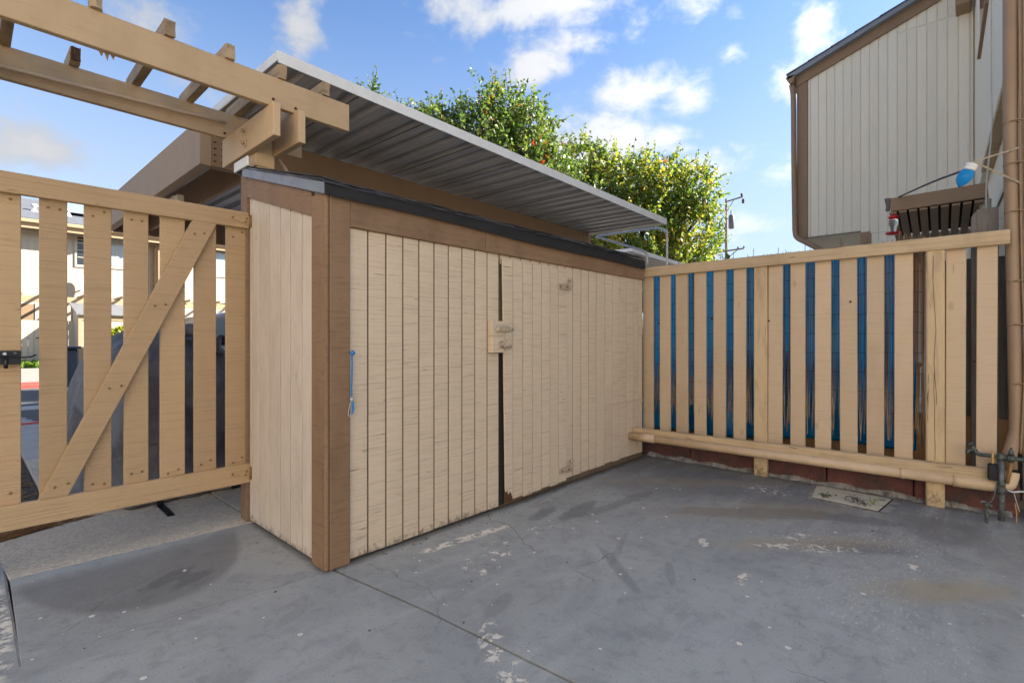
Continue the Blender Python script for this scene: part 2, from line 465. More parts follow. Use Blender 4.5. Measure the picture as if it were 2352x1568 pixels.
    for bx, by, rx, ry, ro, th in [(0.75, -0.215, 0.30, 0.035, -0.14, 0.47), (0.53, -0.19, 0.08, 0.03, 0, 0.5),
                                   (0.62, -0.50, 0.22, 0.10, 0.4, 0.56), (1.05, -0.42, 0.30, 0.06, 0.1, 0.60),
                                   (1.92, -1.70, 0.28, 0.05, -0.95, 0.53), (2.05, -1.58, 0.12, 0.05, -0.6, 0.55),
                                   (-1.14, 0.55, 0.05, 0.5, 0, 0.50), (1.30, -1.55, 0.07, 0.03, 0, 0.5), (0.13, -1.02, 0.14, 0.05, 0.9, 0.52),
                                   (0.02, -1.22, 0.10, 0.05, 0.5, 0.54), (2.9, -1.22, 0.10, 0.12, 0, 0.55),
                                   (2.0, -2.15, 0.12, 0.03, 0.2, 0.55), (1.6, -1.25, 0.06, 0.03, 0.5, 0.5)]:
        f = k.math('MULTIPLY', blob(bx, by, rx, ry, ro, 0.3, 0.5), k.smooth(fl, th, th + 0.02))
        chip = k.math('MAXIMUM', chip, f)
    c = k.mix(chip, c, (0.72, 0.67, 0.57))
    # fine dirt specks
    vs = k.n('ShaderNodeTexVoronoi')
    k.put(vs.inputs['Vector'], v)
    vs.inputs['Scale'].default_value = 60
    ss = k.n('ShaderNodeSeparateColor')
    k.link(vs.outputs['Color'], ss.inputs[0])
    speck = k.math('MULTIPLY', k.smooth(vs.outputs['Distance'], 0.16, 0.10),
                   k.smooth(k.math('ADD', ss.outputs[0], k.math('MULTIPLY', k.math('SUBTRACT', mid, 0.5), 0.9)), 0.78, 0.84))
    c = k.mix(k.math('MULTIPLY', speck, 0.8), c, (0.03, 0.028, 0.026))
    # hair cracks
    ve = k.n('ShaderNodeTexVoronoi', feature='DISTANCE_TO_EDGE')
    wv = k.n('ShaderNodeTexNoise')
    k.put(wv.inputs['Vector'], v)
    wv.inputs['Scale'].default_value = 3.5
    wv.inputs['Detail'].default_value = 5
    k.put(ve.inputs['Vector'], k.vmath('ADD', v, k.vmath('MULTIPLY', wv.outputs['Color'], (0.28, 0.28, 0.0))))
    ve.inputs['Scale'].default_value = 0.62
    ck = k.math('MULTIPLY', k.smooth(ve.outputs['Distance'], 0.0018, 0.0006), k.smooth(k.noise(v, 1.3, 2), 0.50, 0.60))
    c = k.mix(k.math('MULTIPLY', ck, 0.55), c, (0.06, 0.06, 0.06))
    k.put(bs.inputs['Base Color'], c)
    rgh = k.math('ADD', 0.46, k.math('MULTIPLY', mid, 0.35))
    k.put(bs.inputs['Roughness'], rgh)
    bs.inputs['Specular IOR Level'].default_value = 0.4
    ripple = k.noise(k.mapping(v, (60, 14, 1), rot=(0, 0, 0.5)), 1.0, 3, 0.6)
    h = k.math('ADD', k.math('MULTIPLY', fine, 0.5), k.math('MULTIPLY', ripple, 0.5))
    h = k.math('SUBTRACT', h, k.math('MULTIPLY', chip, 0.7))
    bump(k, bs, h, 0.0025)
    MATS['painted_concrete'] = m


floor_mat()


def aggregate_mat():
    m, k, bs = base_mat('aggregate_concrete')
    v = obj_vec(k, False)
    vo = k.n('ShaderNodeTexVoronoi')
    k.put(vo.inputs['Vector'], v)
    vo.inputs['Scale'].default_value = 95
    s = k.n('ShaderNodeSeparateColor')
    k.link(vo.outputs['Color'], s.inputs[0])
    c = k.mix(s.outputs[0], (0.44, 0.375, 0.29), (0.66, 0.575, 0.45))
    n = k.noise(v, 3.0, 5, 0.6)
    c = k.mix(k.math('MULTIPLY', k.smooth(n, 0.45, 0.7), 0.3), c, (0.30, 0.26, 0.21))
    k.put(bs.inputs['Base Color'], c)
    bs.inputs['Roughness'].default_value = 0.9
    bump(k, bs, vo.outputs['Distance'], 0.0022)
    MATS['aggregate_concrete'] = m


aggregate_mat()


def reed_mat():
    """reeds coloured dark above as if backlit, pale at their frayed lower ends"""
    m, k, bs = base_mat('reed')
    v = obj_vec(k, False)
    sp = k.n('ShaderNodeSeparateXYZ')
    k.link(v, sp.inputs[0])
    n = k.noise(k.mapping(v, (220, 220, 3)), 1.0, 2, 0.5)
    c = k.mix(k.smooth(n, 0.4, 0.6), (0.085, 0.055, 0.038), (0.24, 0.155, 0.09))  # backlit darkness of the upper reeds is put into the colour
    pale = k.mix(k.smooth(n, 0.4, 0.6), (0.34, 0.24, 0.15), (0.62, 0.50, 0.37))
    z = k.math('ADD', sp.outputs[2], k.math('MULTIPLY', k.math('SUBTRACT', n, 0.5), 0.35))
    c = k.mix(k.smooth(z, 0.92, 0.62), c, pale)
    right = k.smooth(sp.outputs[1], -1.92, -1.97)
    c = k.mix(k.math('MULTIPLY', right, 0.6), c, (0.30, 0.165, 0.07))
    k.put(bs.inputs['Base Color'], c)
    bs.inputs['Roughness'].default_value = 0.6
    MATS['reed'] = m


reed_mat()


def lid_mat():
    m, k, bs = base_mat('lid_concrete')
    v = obj_vec(k, False)
    n = k.noise(v, 13, 6, 0.7)
    n2 = k.noise(v, 60, 4, 0.7)
    c = k.mix(k.smooth(n2, 0.35, 0.7), (0.62, 0.56, 0.42), (0.46, 0.42, 0.32))
    c = k.mix(k.math('MULTIPLY', k.smooth(n, 0.56, 0.66), 0.8), c, (0.10, 0.08, 0.055))
    k.put(bs.inputs['Base Color'], c)
    bs.inputs['Roughness'].default_value = 0.9
    bump(k, bs, n2, 0.004)
    MATS['lid_concrete'] = m


lid_mat()


def curb_mat():
    m, k, bs = base_mat('red_curb')
    v = obj_vec(k, False)
    n = k.noise(v, 7, 6, 0.7, 0.3)
    n2 = k.noise(v, 70, 4, 0.7)
    c = k.mix(k.smooth(n, 0.35, 0.66), (0.14, 0.048, 0.038), (0.062, 0.036, 0.032))
    c = k.mix(k.math('MULTIPLY', k.smooth(n2, 0.55, 0.7), 0.5), c, (0.17, 0.115, 0.098))
    k.put(bs.inputs['Base Color'], c)
    bs.inputs['Roughness'].default_value = 0.85
    bump(k, bs, k.math('ADD', n, n2), 0.005)
    MATS['red_curb'] = m


curb_mat()


def roof_metal_mat():
    """mill finish roof deck, dull zinc with old water marks running down the flutes"""
    m, k, bs = base_mat('deck_metal')
    v = obj_vec(k)
    st = k.noise(k.mapping(v, (14, 1.2, 3)), 1.6, 6, 0.65, 0.3)
    bl = k.noise(v, 5.0, 6, 0.7, 0.3)
    c = k.mix(k.smooth(st, 0.35, 0.68), (0.47, 0.455, 0.435), (0.37, 0.36, 0.345))
    c = k.mix(k.math('MULTIPLY', k.smooth(bl, 0.58, 0.72), 0.5), c, (0.22, 0.215, 0.21))
    k.put(bs.inputs['Base Color'], c)
    bs.inputs['Roughness'].default_value = 0.55
    bs.inputs['Metallic'].default_value = 0.15
    bump(k, bs, bl, 0.002)
    MATS['deck_metal'] = m


roof_metal_mat()


def tarp_mat():
    m = bpy.data.materials.new('blue_tarp')
    m.use_nodes = True
    t = m.node_tree
    t.nodes.clear()
    k = NT(t)
    v = obj_vec(k, False)
    n = k.noise(v, 6, 5, 0.6, 0.5)
    c = k.mix(k.smooth(n, 0.35, 0.7), (0.03, 0.42, 0.90), (0.02, 0.26, 0.72))
    df = k.n('ShaderNodeBsdfDiffuse')
    tr = k.n('ShaderNodeBsdfTranslucent')
    gl = k.n('ShaderNodeBsdfGlossy')
    k.link(c, df.inputs[0])
    k.link(k.mix(0.85, c, (0.03, 0.80, 1.0)), tr.inputs[0])
    gl.inputs['Roughness'].default_value = 0.4
    gl.inputs[0].default_value = (0.3, 0.4, 0.6, 1)
    mx = k.n('ShaderNodeMixShader')
    mx.inputs[0].default_value = 0.86
    k.link(df.outputs[0], mx.inputs[1])
    k.link(tr.outputs[0], mx.inputs[2])
    mx2 = k.n('ShaderNodeMixShader')
    mx2.inputs[0].default_value = 0.05
    k.link(mx.outputs[0], mx2.inputs[1])
    k.link(gl.outputs[0], mx2.inputs[2])
    out = k.n('ShaderNodeOutputMaterial')
    k.link(mx2.outputs[0], out.inputs[0])
    MATS['blue_tarp'] = m


tarp_mat()


def leaf_mat(name, cols):
    """leaf colour from a per leaf attribute, thin leaves that let light through"""
    m = bpy.data.materials.new(name)
    m.use_nodes = True
    t = m.node_tree
    t.nodes.clear()
    k = NT(t)
    at = k.n('ShaderNodeAttribute', attribute_name='tint')
    cr = k.n('ShaderNodeValToRGB')
    el = cr.color_ramp.elements
    while len(el) < len(cols):
        el.new(0.5)
    for e, (p, c) in zip(el, cols):
        e.position = p
        e.color = (*c, 1)
    k.link(at.outputs['Fac'], cr.inputs[0])
    df = k.n('ShaderNodeBsdfPrincipled')
    df.inputs['Roughness'].default_value = 0.45
    k.link(cr.outputs[0], df.inputs['Base Color'])
    tr = k.n('ShaderNodeBsdfTranslucent')
    k.link(k.mix(1.0, cr.outputs[0], (1.5, 1.6, 0.8), 'MULTIPLY'), tr.inputs[0])
    mx = k.n('ShaderNodeMixShader')
    mx.inputs[0].default_value = 0.42
    k.link(df.outputs[0], mx.inputs[1])
    k.link(tr.outputs[0], mx.inputs[2])
    out = k.n('ShaderNodeOutputMaterial')
    k.link(mx.outputs[0], out.inputs[0])
    MATS[name] = m


leaf_mat('leaf_green', [(0.0, (0.055, 0.10, 0.025)), (0.45, (0.125, 0.19, 0.045)), (0.72, (0.24, 0.27, 0.06)),
                        (0.88, (0.22, 0.16, 0.03)), (0.95, (0.34, 0.09, 0.02)), (1.0, (0.36, 0.04, 0.015))])
leaf_mat('leaf_yellow', [(0.0, (0.05, 0.095, 0.02)), (0.4, (0.12, 0.19, 0.035)), (0.65, (0.30, 0.32, 0.05)),
                         (0.88, (0.52, 0.42, 0.08)), (0.97, (0.45, 0.24, 0.04)), (1.0, (0.38, 0.09, 0.02))])
leaf_mat('leaf_hedge', [(0.0, (0.12, 0.17, 0.01)), (1.0, (0.36, 0.34, 0.015))])
leaf_mat('leaf_shrub', [(0.0, (0.02, 0.06, 0.015)), (1.0, (0.08, 0.15, 0.03))])
leaf_mat('grass_blade', [(0.0, (0.08, 0.16, 0.02)), (1.0, (0.22, 0.30, 0.05))])


def siding_lines_mat(name, col, pitch, axis='x', depth=0.35):
    """far or grazing siding whose grooves are too fine to model one by one"""
    m, k, bs = base_mat(name)
    v = obj_vec(k, False)
    sp = k.n('ShaderNodeSeparateXYZ')
    k.link(v, sp.inputs[0])
    q = k.math('FRACT', k.math('MULTIPLY', sp.outputs['xyz'.index(axis)], 1 / pitch))
    g = k.smooth(k.math('ABSOLUTE', k.math('SUBTRACT', q, 0.5)), 0.455, 0.48)
    n = k.noise(v, 2.0, 4, 0.6)
    c = k.mix(k.math('MULTIPLY', n, 0.15), col, tuple(a * 0.7 for a in col))
    c = k.mix(k.math('MULTIPLY', g, depth), c, tuple(a * 0.4 for a in col))
    k.put(bs.inputs['Base Color'], c)
    bs.inputs['Roughness'].default_value = 0.75
    bump(k, bs, k.math('SUBTRACT', 1.0, g), 0.006)
    MATS[name] = m


siding_lines_mat('far_siding', (0.40, 0.365, 0.30), 0.20, 'x', 0.3)
siding_lines_mat('house_end_siding', (0.78, 0.72, 0.60), 0.20, 'y', 0.5)
siding_lines_mat('house_wall_siding', (0.78, 0.72, 0.60), 0.20, 'x', 0.5)


def glass_mat(name, col, tint=0.6):
    m, k, bs = base_mat(name)
    k.put(bs.inputs['Base Color'], (*col, 1))
    bs.inputs['Roughness'].default_value = 0.08
    bs.inputs['Transmission Weight'].default_value = tint
    bs.inputs['IOR'].default_value = 1.2
    MATS[name] = m


glass_mat('blue_bulb_plastic', (0.03, 0.36, 0.78), 0.45)
glass_mat('clear_glass', (0.85, 0.9, 0.92), 0.9)

# ------------------------------------------------------------------ mesh helpers
WL = {}


def link_mesh(name, me, mat, parent=None, smooth=False):
    o = bpy.data.objects.new(name, me)
    COL.objects.link(o)
    if mat:
        me.materials.append(MATS[mat])
    if smooth:
        for p in me.polygons:
            p.use_smooth = True
    if parent is not None:
        o.parent = parent
        pl = WL.get(parent.name, Vector((0, 0, 0)))
        o.location = -pl                  # meshes of parts are written in world coordinates
        WL[o.name] = Vector((0, 0, 0))
    return o


def thing(name, loc, label, cat, group=None):
    o = bpy.data.objects.new(name, None)
    o.empty_display_size = 0.1
    COL.objects.link(o)
    o.location = loc
    WL[o.name] = Vector(loc)
    o['label'] = label
    o['category'] = cat
    if group:
        o['group'] = group
    return o


def tag(o, label, cat, group=None):
    o['label'] = label
    o['category'] = cat
    if group:
        o['group'] = group
    return o


def bm_mesh(bm, name):
    me = bpy.data.meshes.new(name)
    bmesh.ops.recalc_face_normals(bm, faces=bm.faces)
    bm.to_mesh(me)
    bm.free()
    return me


def bm_prism(bm, poly, ext, bev=0.0):
    """poly: list of 3D points (planar), ext: extrusion vector"""
    ext = Vector(ext)
    a = [bm.verts.new(p) for p in poly]
    b = [bm.verts.new(Vector(p) + ext) for p in poly]
    n = len(a)
    fs = [bm.faces.new(a), bm.faces.new(b[::-1])]
    for i in range(n):
        fs.append(bm.faces.new((a[i], b[i], b[(i + 1) % n], a[(i + 1) % n])))
    if bev:
        es = set()
        for f in fs:
            es.update(f.edges)
        bmesh.ops.bevel(bm, geom=list(es), offset=bev, segments=1, profile=0.5, affect='EDGES')
    return fs


def prism(name, poly, ext, mat, parent=None, bev=0.0):
    bm = bmesh.new()
    bm_prism(bm, poly, ext, bev)
    return link_mesh(name, bm_mesh(bm, name), mat, parent)


def box(name, mn, mx, mat, parent=None, bev=0.002):
    x0, y0, z0 = mn
    x1, y1, z1 = mx
    return prism(name, [(x0, y0, z0), (x1, y0, z0), (x1, y1, z0), (x0, y1, z0)], (0, 0, z1 - z0), mat, parent, bev)


def bm_box(bm, mn, mx, bev=0.0):
    x0, y0, z0 = mn
    x1, y1, z1 = mx
    bm_prism(bm, [(x0, y0, z0), (x1, y0, z0), (x1, y1, z0), (x0, y1, z0)], (0, 0, z1 - z0), bev)


def bm_beam(bm, p0, p1, w, h, up=(0, 0, 1), bev=0.0):
    p0, p1 = Vector(p0), Vector(p1)
    d = (p1 - p0).normalized()
    s = d.cross(Vector(up)).normalized()
    u = s.cross(d).normalized()
    poly = [p0 + s * a * w / 2 + u * b * h / 2 for a, b in ((-1, -1), (1, -1), (1, 1), (-1, 1))]
    bm_prism(bm, poly, p1 - p0, bev)


def beam(name, p0, p1, w, h, mat, parent=None, up=(0, 0, 1), bev=0.003):
    bm = bmesh.new()
    bm_beam(bm, p0, p1, w, h, up, bev)
    return link_mesh(name, bm_mesh(bm, name), mat, parent)


def bm_tube(bm, pts, rad, seg=10, cap=True):
    pts = [Vector(p) for p in pts]
    rads = rad if isinstance(rad, (list, tuple)) else [rad] * len(pts)
    rings = []
    prev = None
    for i, p in enumerate(pts):
        if i == 0:
            d = pts[1] - p
        elif i == len(pts) - 1:
            d = p - pts[i - 1]
        else:
            d = (pts[i + 1] - p).normalized() + (p - pts[i - 1]).normalized()
        d.normalize()
        if prev is None:
            ref = Vector((0, 0, 1)) if abs(d.z) < 0.9 else Vector((1, 0, 0))
            s = d.cross(ref).normalized()
        else:
            s = (prev - d * prev.dot(d)).normalized()
        prev = s
        u = d.cross(s)
        rings.append([bm.verts.new(p + (s * math.cos(a) + u * math.sin(a)) * rads[i])
                      for a in [2 * math.pi * j / seg for j in range(seg)]])
    for a, b in zip(rings, rings[1:]):
        for j in range(seg):
            bm.faces.new((a[j], a[(j + 1) % seg], b[(j + 1) % seg], b[j]))
    if cap:
        bm.faces.new(rings[0][::-1])
        bm.faces.new(rings[-1])


def tube(name, pts, rad, mat, parent=None, seg=10):
    bm = bmesh.new()
    bm_tube(bm, pts, rad, seg)
    o = link_mesh(name, bm_mesh(bm, name), mat, parent)
    for p in o.data.polygons:
        p.use_smooth = len(p.vertices) == 4
    return o


def bez(pts, n=6):
    """smooth a poly line (Catmull Rom)"""
    P = [Vector(p) for p in pts]
    P = [P[0] * 2 - P[1]] + P + [P[-1] * 2 - P[-2]]
    out = []
    for i in range(1, len(P) - 2):
        for j in range(n):
            t = j / n
            a, b, c, d = P[i - 1:i + 3]
            out.append(0.5 * ((2 * b) + (c - a) * t + (2 * a - 5 * b + 4 * c - d) * t * t + (3 * b - a - 3 * c + d) * t ** 3))
    out.append(P[-2])
    return out


def lathe(name, prof, loc, mat, parent=None, seg=20, axis=(0, 0, 1), cap=True):
    """prof: (radius, height) pairs along axis from loc"""
    bm = bmesh.new()
    q = Vector((0, 0, 1)).rotation_difference(Vector(axis).normalized())
    rings = []
    for r, h in prof:
        rings.append([bm.verts.new(Vector(loc) + q @ Vector((r * math.cos(a), r * math.sin(a), h)))
                      for a in [2 * math.pi * j / seg for j in range(seg)]])
    for a, b in zip(rings, rings[1:]):
        for j in range(seg):
            bm.faces.new((a[j], a[(j + 1) % seg], b[(j + 1) % seg], b[j]))
    if cap:
        bm.faces.new(rings[0][::-1])
        bm.faces.new(rings[-1])
    o = link_mesh(name, bm_mesh(bm, name), mat, parent)
    for p in o.data.polygons:
        p.use_smooth = len(p.vertices) == 4
    return o


def rmesh(name, verts, faces, mat, parent=None, smooth=False):
    me = bpy.data.meshes.new(name)
    me.from_pydata([tuple(v) for v in verts], [], faces)
    me.update()
    return link_mesh(name, me, mat, parent, smooth)


def dup(o, parent, dloc):
    c = o.copy()
    COL.objects.link(c)
    c.parent = parent
    c.location = o.location + Vector(dloc)
    return c


def structure(o):
    o['kind'] = 'structure'
    return o


# ------------------------------------------------------------------ ground and paving
g = structure(box('ground', (-600, -600, -0.4), (700, 700, -0.12), 'earth', None, 0))


def slab(name, poly, z0, z1, mat, parent, bev=0.006):
    return prism(name, [(x, y, z0) for x, y in poly], (0, 0, z1 - z0), mat, parent, bev)


patio = bpy.data.objects.new('patio_floor', None)
COL.objects.link(patio)
structure(patio)
# the shed, fence foot and house stand on the slab; three joints divide it
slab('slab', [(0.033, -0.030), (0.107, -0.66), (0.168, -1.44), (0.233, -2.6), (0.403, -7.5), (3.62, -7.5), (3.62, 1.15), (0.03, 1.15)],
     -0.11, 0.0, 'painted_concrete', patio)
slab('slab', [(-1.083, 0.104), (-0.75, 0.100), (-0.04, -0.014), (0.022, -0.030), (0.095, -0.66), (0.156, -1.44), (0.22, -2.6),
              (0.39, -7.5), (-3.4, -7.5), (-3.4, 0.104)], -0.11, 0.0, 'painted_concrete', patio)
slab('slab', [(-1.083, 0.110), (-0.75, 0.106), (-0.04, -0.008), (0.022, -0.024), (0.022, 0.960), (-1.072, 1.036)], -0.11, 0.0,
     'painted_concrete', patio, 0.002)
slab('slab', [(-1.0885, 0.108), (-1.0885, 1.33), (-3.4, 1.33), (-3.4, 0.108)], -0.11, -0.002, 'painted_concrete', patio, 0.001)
slab('joint_filler', [(-1.0905, 0.10), (-1.0905, 1.33), (-1.0815, 1.03), (-1.0815, 0.10)], -0.11, -0.0035, 'mortar', patio, 0)

walk = bpy.data.objects.new('walkway', None)
COL.objects.link(walk)
structure(walk)
slab('slab', [(-1.074, 1.042), (0.022, 0.966), (0.022, 1.62), (-0.12, 1.63), (-0.61, 1.86), (-0.80, 1.80), (-1.10, 1.69), (-1.096, 1.345)], -0.11, -0.002,
     'aggregate_concrete', walk)
slab('slab', [(0.030, 1.156), (0.9, 1.156), (0.9, 4.29), (0.030, 4.29)], -0.11, -0.004, 'aggregate_concrete', walk)
slab('slab', [(-0.60, 1.87), (-0.12, 1.638), (0.022, 1.628), (0.022, 4.29), (-0.83, 4.29), (-0.822, 2.2), (-0.80, 1.95)], -0.11, -0.003, 'aggregate_concrete', walk)
slab('slab', [(-0.83, 4.30), (0.9, 4.30), (0.9, 5.47), (-0.83, 5.47)], -0.11, -0.003, 'pale_concrete', walk)
slab('slab', [(-0.83, 5.48), (0.9, 5.48), (0.9, 6.98), (-0.83, 6.98)], -0.11, -0.002, 'pale_concrete', walk)
bed = structure(box('planting_bed', (-6, 1.34, -0.11), (-0.836, 6.98, -0.035), 'gravel_soil', None, 0))
structure(box('carport_floor', (0.906, 1.156, -0.11), (11.5, 6.98, -0.008), 'pale_concrete', None, 0))
structure(box('neighbour_yard', (3.63, -4.4, -0.11), (30, 1.15, 0.06), 'pale_concrete', None, 0))
structure(box('kerb', (-12, 6.985, -0.11), (14, 7.22, 0.006), 'red_paint', None, 0.01))
road = structure(box('road', (-40, 7.224, -0.115), (60, 14.0, -0.015), 'asphalt', None, 0))
structure(box('drainage_gutter', (-40, 9.0, -0.02), (60, 9.62, -0.008), 'pale_concrete', None, 0))
mk = bpy.data.objects.new('road_marking', None)
COL.objects.link(mk)
structure(mk)
for i in range(6):
    yy = 7.32 + 0.26 * i
    prism('stripe', [(-3.2, yy, -0.0145), (-0.52 - 0.04 * i, yy + 0.02, -0.0145), (-0.60 - 0.04 * i, yy + 0.13, -0.0145), (-3.2, yy + 0.11, -0.0145)],
          (0, 0, 0.005), 'white_paint', mk)
structure(box('far_kerb', (-40, 14.0, -0.11), (0.55, 15.0, 0.07), 'red_paint', None, 0.02))
structure(box('driveway', (-40, 15.002, -0.11), (60, 26.95, 0.066), 'far_concrete', None, 0))
structure(prism('driveway_apron', [(0.552, 14.0, -0.10), (0.552, 14.0, -0.006), (0.552, 15.0, 0.064), (0.552, 15.0, -0.10)], (59, 0, 0), 'pale_concrete'))

# dry litter and chips in the planting bed by the gate
bm = bmesh.new()
for i in range(900):
    x, y = random.uniform(-1.7, -0.85), random.uniform(1.45, 4.6)
    a = random.uniform(0, 6.3)
    s = random.uniform(0.012, 0.035)
    w = s * random.uniform(0.2, 0.6)
    z = -0.033 + random.uniform(0, 0.012)
    c, sn = math.cos(a), math.sin(a)
    pts = [(-s, -w), (s, -w), (s, w), (-s, w)]
    vs = [bm.verts.new((x + px * c - py * sn, y + px * sn + py * c, z + random.uniform(0, 0.012))) for px, py in pts]
    bm.faces.new(vs)
lit = link_mesh('bark_chips', bm_mesh(bm, 'bark_chips'), 'leaf_litter')
lit['kind'] = 'stuff'
lit.parent = None
bm = bmesh.new()
for i in range(260):
    x = random.uniform(-1.25, -0.66)
    y = 1.76 + (x + 1.0) * 0.35 + random.uniform(-0.02, 0.10)
    a = random.uniform(-0.6, 0.6)
    L = random.uniform(0.03, 0.09)
    p0 = Vector((x, y, random.uniform(-0.02, 0.012)))
    p1 = p0 + Vector((L * math.cos(a), L * math.sin(a), random.uniform(-0.01, 0.02)))
    bm_beam(bm, p0, p1, 0.0018, 0.0018)
pn = link_mesh('pine_needles', bm_mesh(bm, 'pine_needles'), 'leaf_litter')
pn['kind'] = 'stuff'

bm = bmesh.new()
for i in range(170):
    q = random.random()
    if q < 0.45:                       # swept up against the shed and fence
        x, y = random.uniform(0.15, 3.2), -abs(random.gauss(0, 0.05)) - 0.02
    elif q < 0.6:
        x, y = 3.33 - abs(random.gauss(0, 0.06)), random.uniform(-2.5, -0.1)
    else:
        x, y = random.uniform(-1.0, 3.0), random.uniform(-2.0, 0.95)
        if y > -0.03 and x > -0.03:
            continue
    a, sz = random.uniform(0, 6.3), random.uniform(0.002, 0.009)
    ar = random.uniform(0.25, 1.0)
    c_, s_ = math.cos(a), math.sin(a)
    vv = [bm.verts.new((x + (px * c_ - py * ar * s_) * sz, y + (px * s_ + py * ar * c_) * sz, 0.0015 + random.uniform(0, 0.003))) for px, py in ((-1, -0.4), (0.2, -1), (1, 0.1), (0.3, 1), (-0.8, 0.7))]
    bm.faces.new(vv)
db = link_mesh('floor_debris', bm_mesh(bm, 'floor_debris'), 'gravel_soil')
db['kind'] = 'stuff'

# ------------------------------------------------------------------ storage shed
shed = thing('storage_shed', (1.62, 0.55, 0), 'cream grooved plywood storage shed with brown corner trim and dark shingle roof', 'shed')
box('wall_core', (0.003, 0.0038, 0.012), (3.24, 1.09, 1.84), 'groove_dirt_shade', shed, 0)
P0 = 0.116
PITCH = 0.1113


def groove_board(x0, x1, z0, z1, yf, parent, mat='siding_cream', gap=0.0048, nm='siding_board'):
    return box(nm, (x0 + gap, yf, z0), (x1 - gap, 0.011, z1), mat, parent, 0.0025)


xs = [0.116 + PITCH * i for i in range(11)] + []
for i, (a, b) in enumerate(zip(xs, xs[1:])):
    groove_board(a, min(b, 1.235) if i < 10 else 1.235, 0.012 + random.uniform(0, 0.006), 1.722, -0.001, shed)
xs2 = [1.235 + 0.1075 * i for i in range(8)]
for a, b in zip(xs2, xs2[1:]):
    groove_board(a, b, 1.66, 1.722, -0.001, shed)
xr = [1.985, 2.085, 2.202, 2.315, 2.43, 2.569]
for a, b in zip(xr, xr[1:]):
    groove_board(a, b, 0.045 + random.uniform(0, 0.008), 1.722, -0.001, shed)
xr = [2.569, 2.69, 2.815, 2.94, 3.065, 3.17, 3.243]
for a, b in zip(xr, xr[1:]):
    groove_board(a, b, 0.565, 1.722, -0.003, shed)
    groove_board(a, b, 0.05 + random.uniform(0, 0.01), 0.54, -0.002, shed)
box('seam_flashing', (2.572, -0.008, 0.541), (3.24, 0.010, 0.563), 'siding_cream', shed, 0.002)
box('sill', (1.21, 0.004, 0.0), (3.24, 0.05, 0.043), 'rot_wood', shed, 0.004)
# brown corner, header and end trim
box('corner_trim', (0.003, -0.020, 0.002), (0.113, -0.0012, 1.872), 'trim_brown', shed, 0.003)
box('corner_trim', (-0.021, 0.004, 0.002), (-0.001, 0.128, 1.878), 'trim_brown', shed, 0.003)
box('corner_trim', (-0.0195, -0.017, 0.004), (-0.001, 0.0005, 1.874), 'trim_brown', shed, 0.003)
box('header_board', (0.1145, -0.019, 1.722), (1.082, -0.0012, 1.872), 'trim_brown', shed, 0.003)
box('header_board', (1.0845, -0.0205, 1.721), (3.245, -0.0012, 1.871), 'trim_brown', shed, 0.003)
box('end_trim', (-0.021, 1.001, 0.0), (0.04, 1.10, 2.195), 'trim_brown', shed, 0.003)
prism('rake_board', [(-0.020, 0.1295, 1.778), (-0.020, 0.9995, 2.04), (-0.020, 0.9995, 2.185), (-0.020, 0.1295, 1.90)], (0.018, 0, 0),
      'trim_brown', shed, 0.002)
ye = [0.129, 0.272, 0.414, 0.544, 0.695, 0.851, 0.965, 1.0]
for a, b in zip(ye, ye[1:]):
    za, zb = 1.778 + (a - 0.1295) * 0.301, 1.778 + (b - 0.1295) * 0.301
    zb0 = 0.012
    prism('siding_board', [(-0.0035, a + 0.005, zb0), (-0.0035, b - 0.005, zb0), (-0.0035, b - 0.005, zb + 0.015), (-0.0035, a + 0.005, za + 0.015)],
          (0.014, 0, 0), 'siding_smooth', shed, 0.002)
prism('gable_core', [(0.003, 0.02, 1.835), (0.003, 1.08, 1.835), (0.003, 1.08, 2.15), (0.003, 0.02, 1.85)], (3.22, 0, 0), 'groove_dirt_shade', shed, 0)

# roof: deck, felt and shingle courses with ragged edges
SL = 0.29
prism('roof', [(-0.030, -0.030, 1.880), (-0.030, 1.16, 1.880 + 1.19 * SL), (-0.030, 1.16, 1.905 + 1.19 * SL), (-0.030, -0.030, 1.905)],
      (3.26, 0, 0), 'shingle', shed, 0)


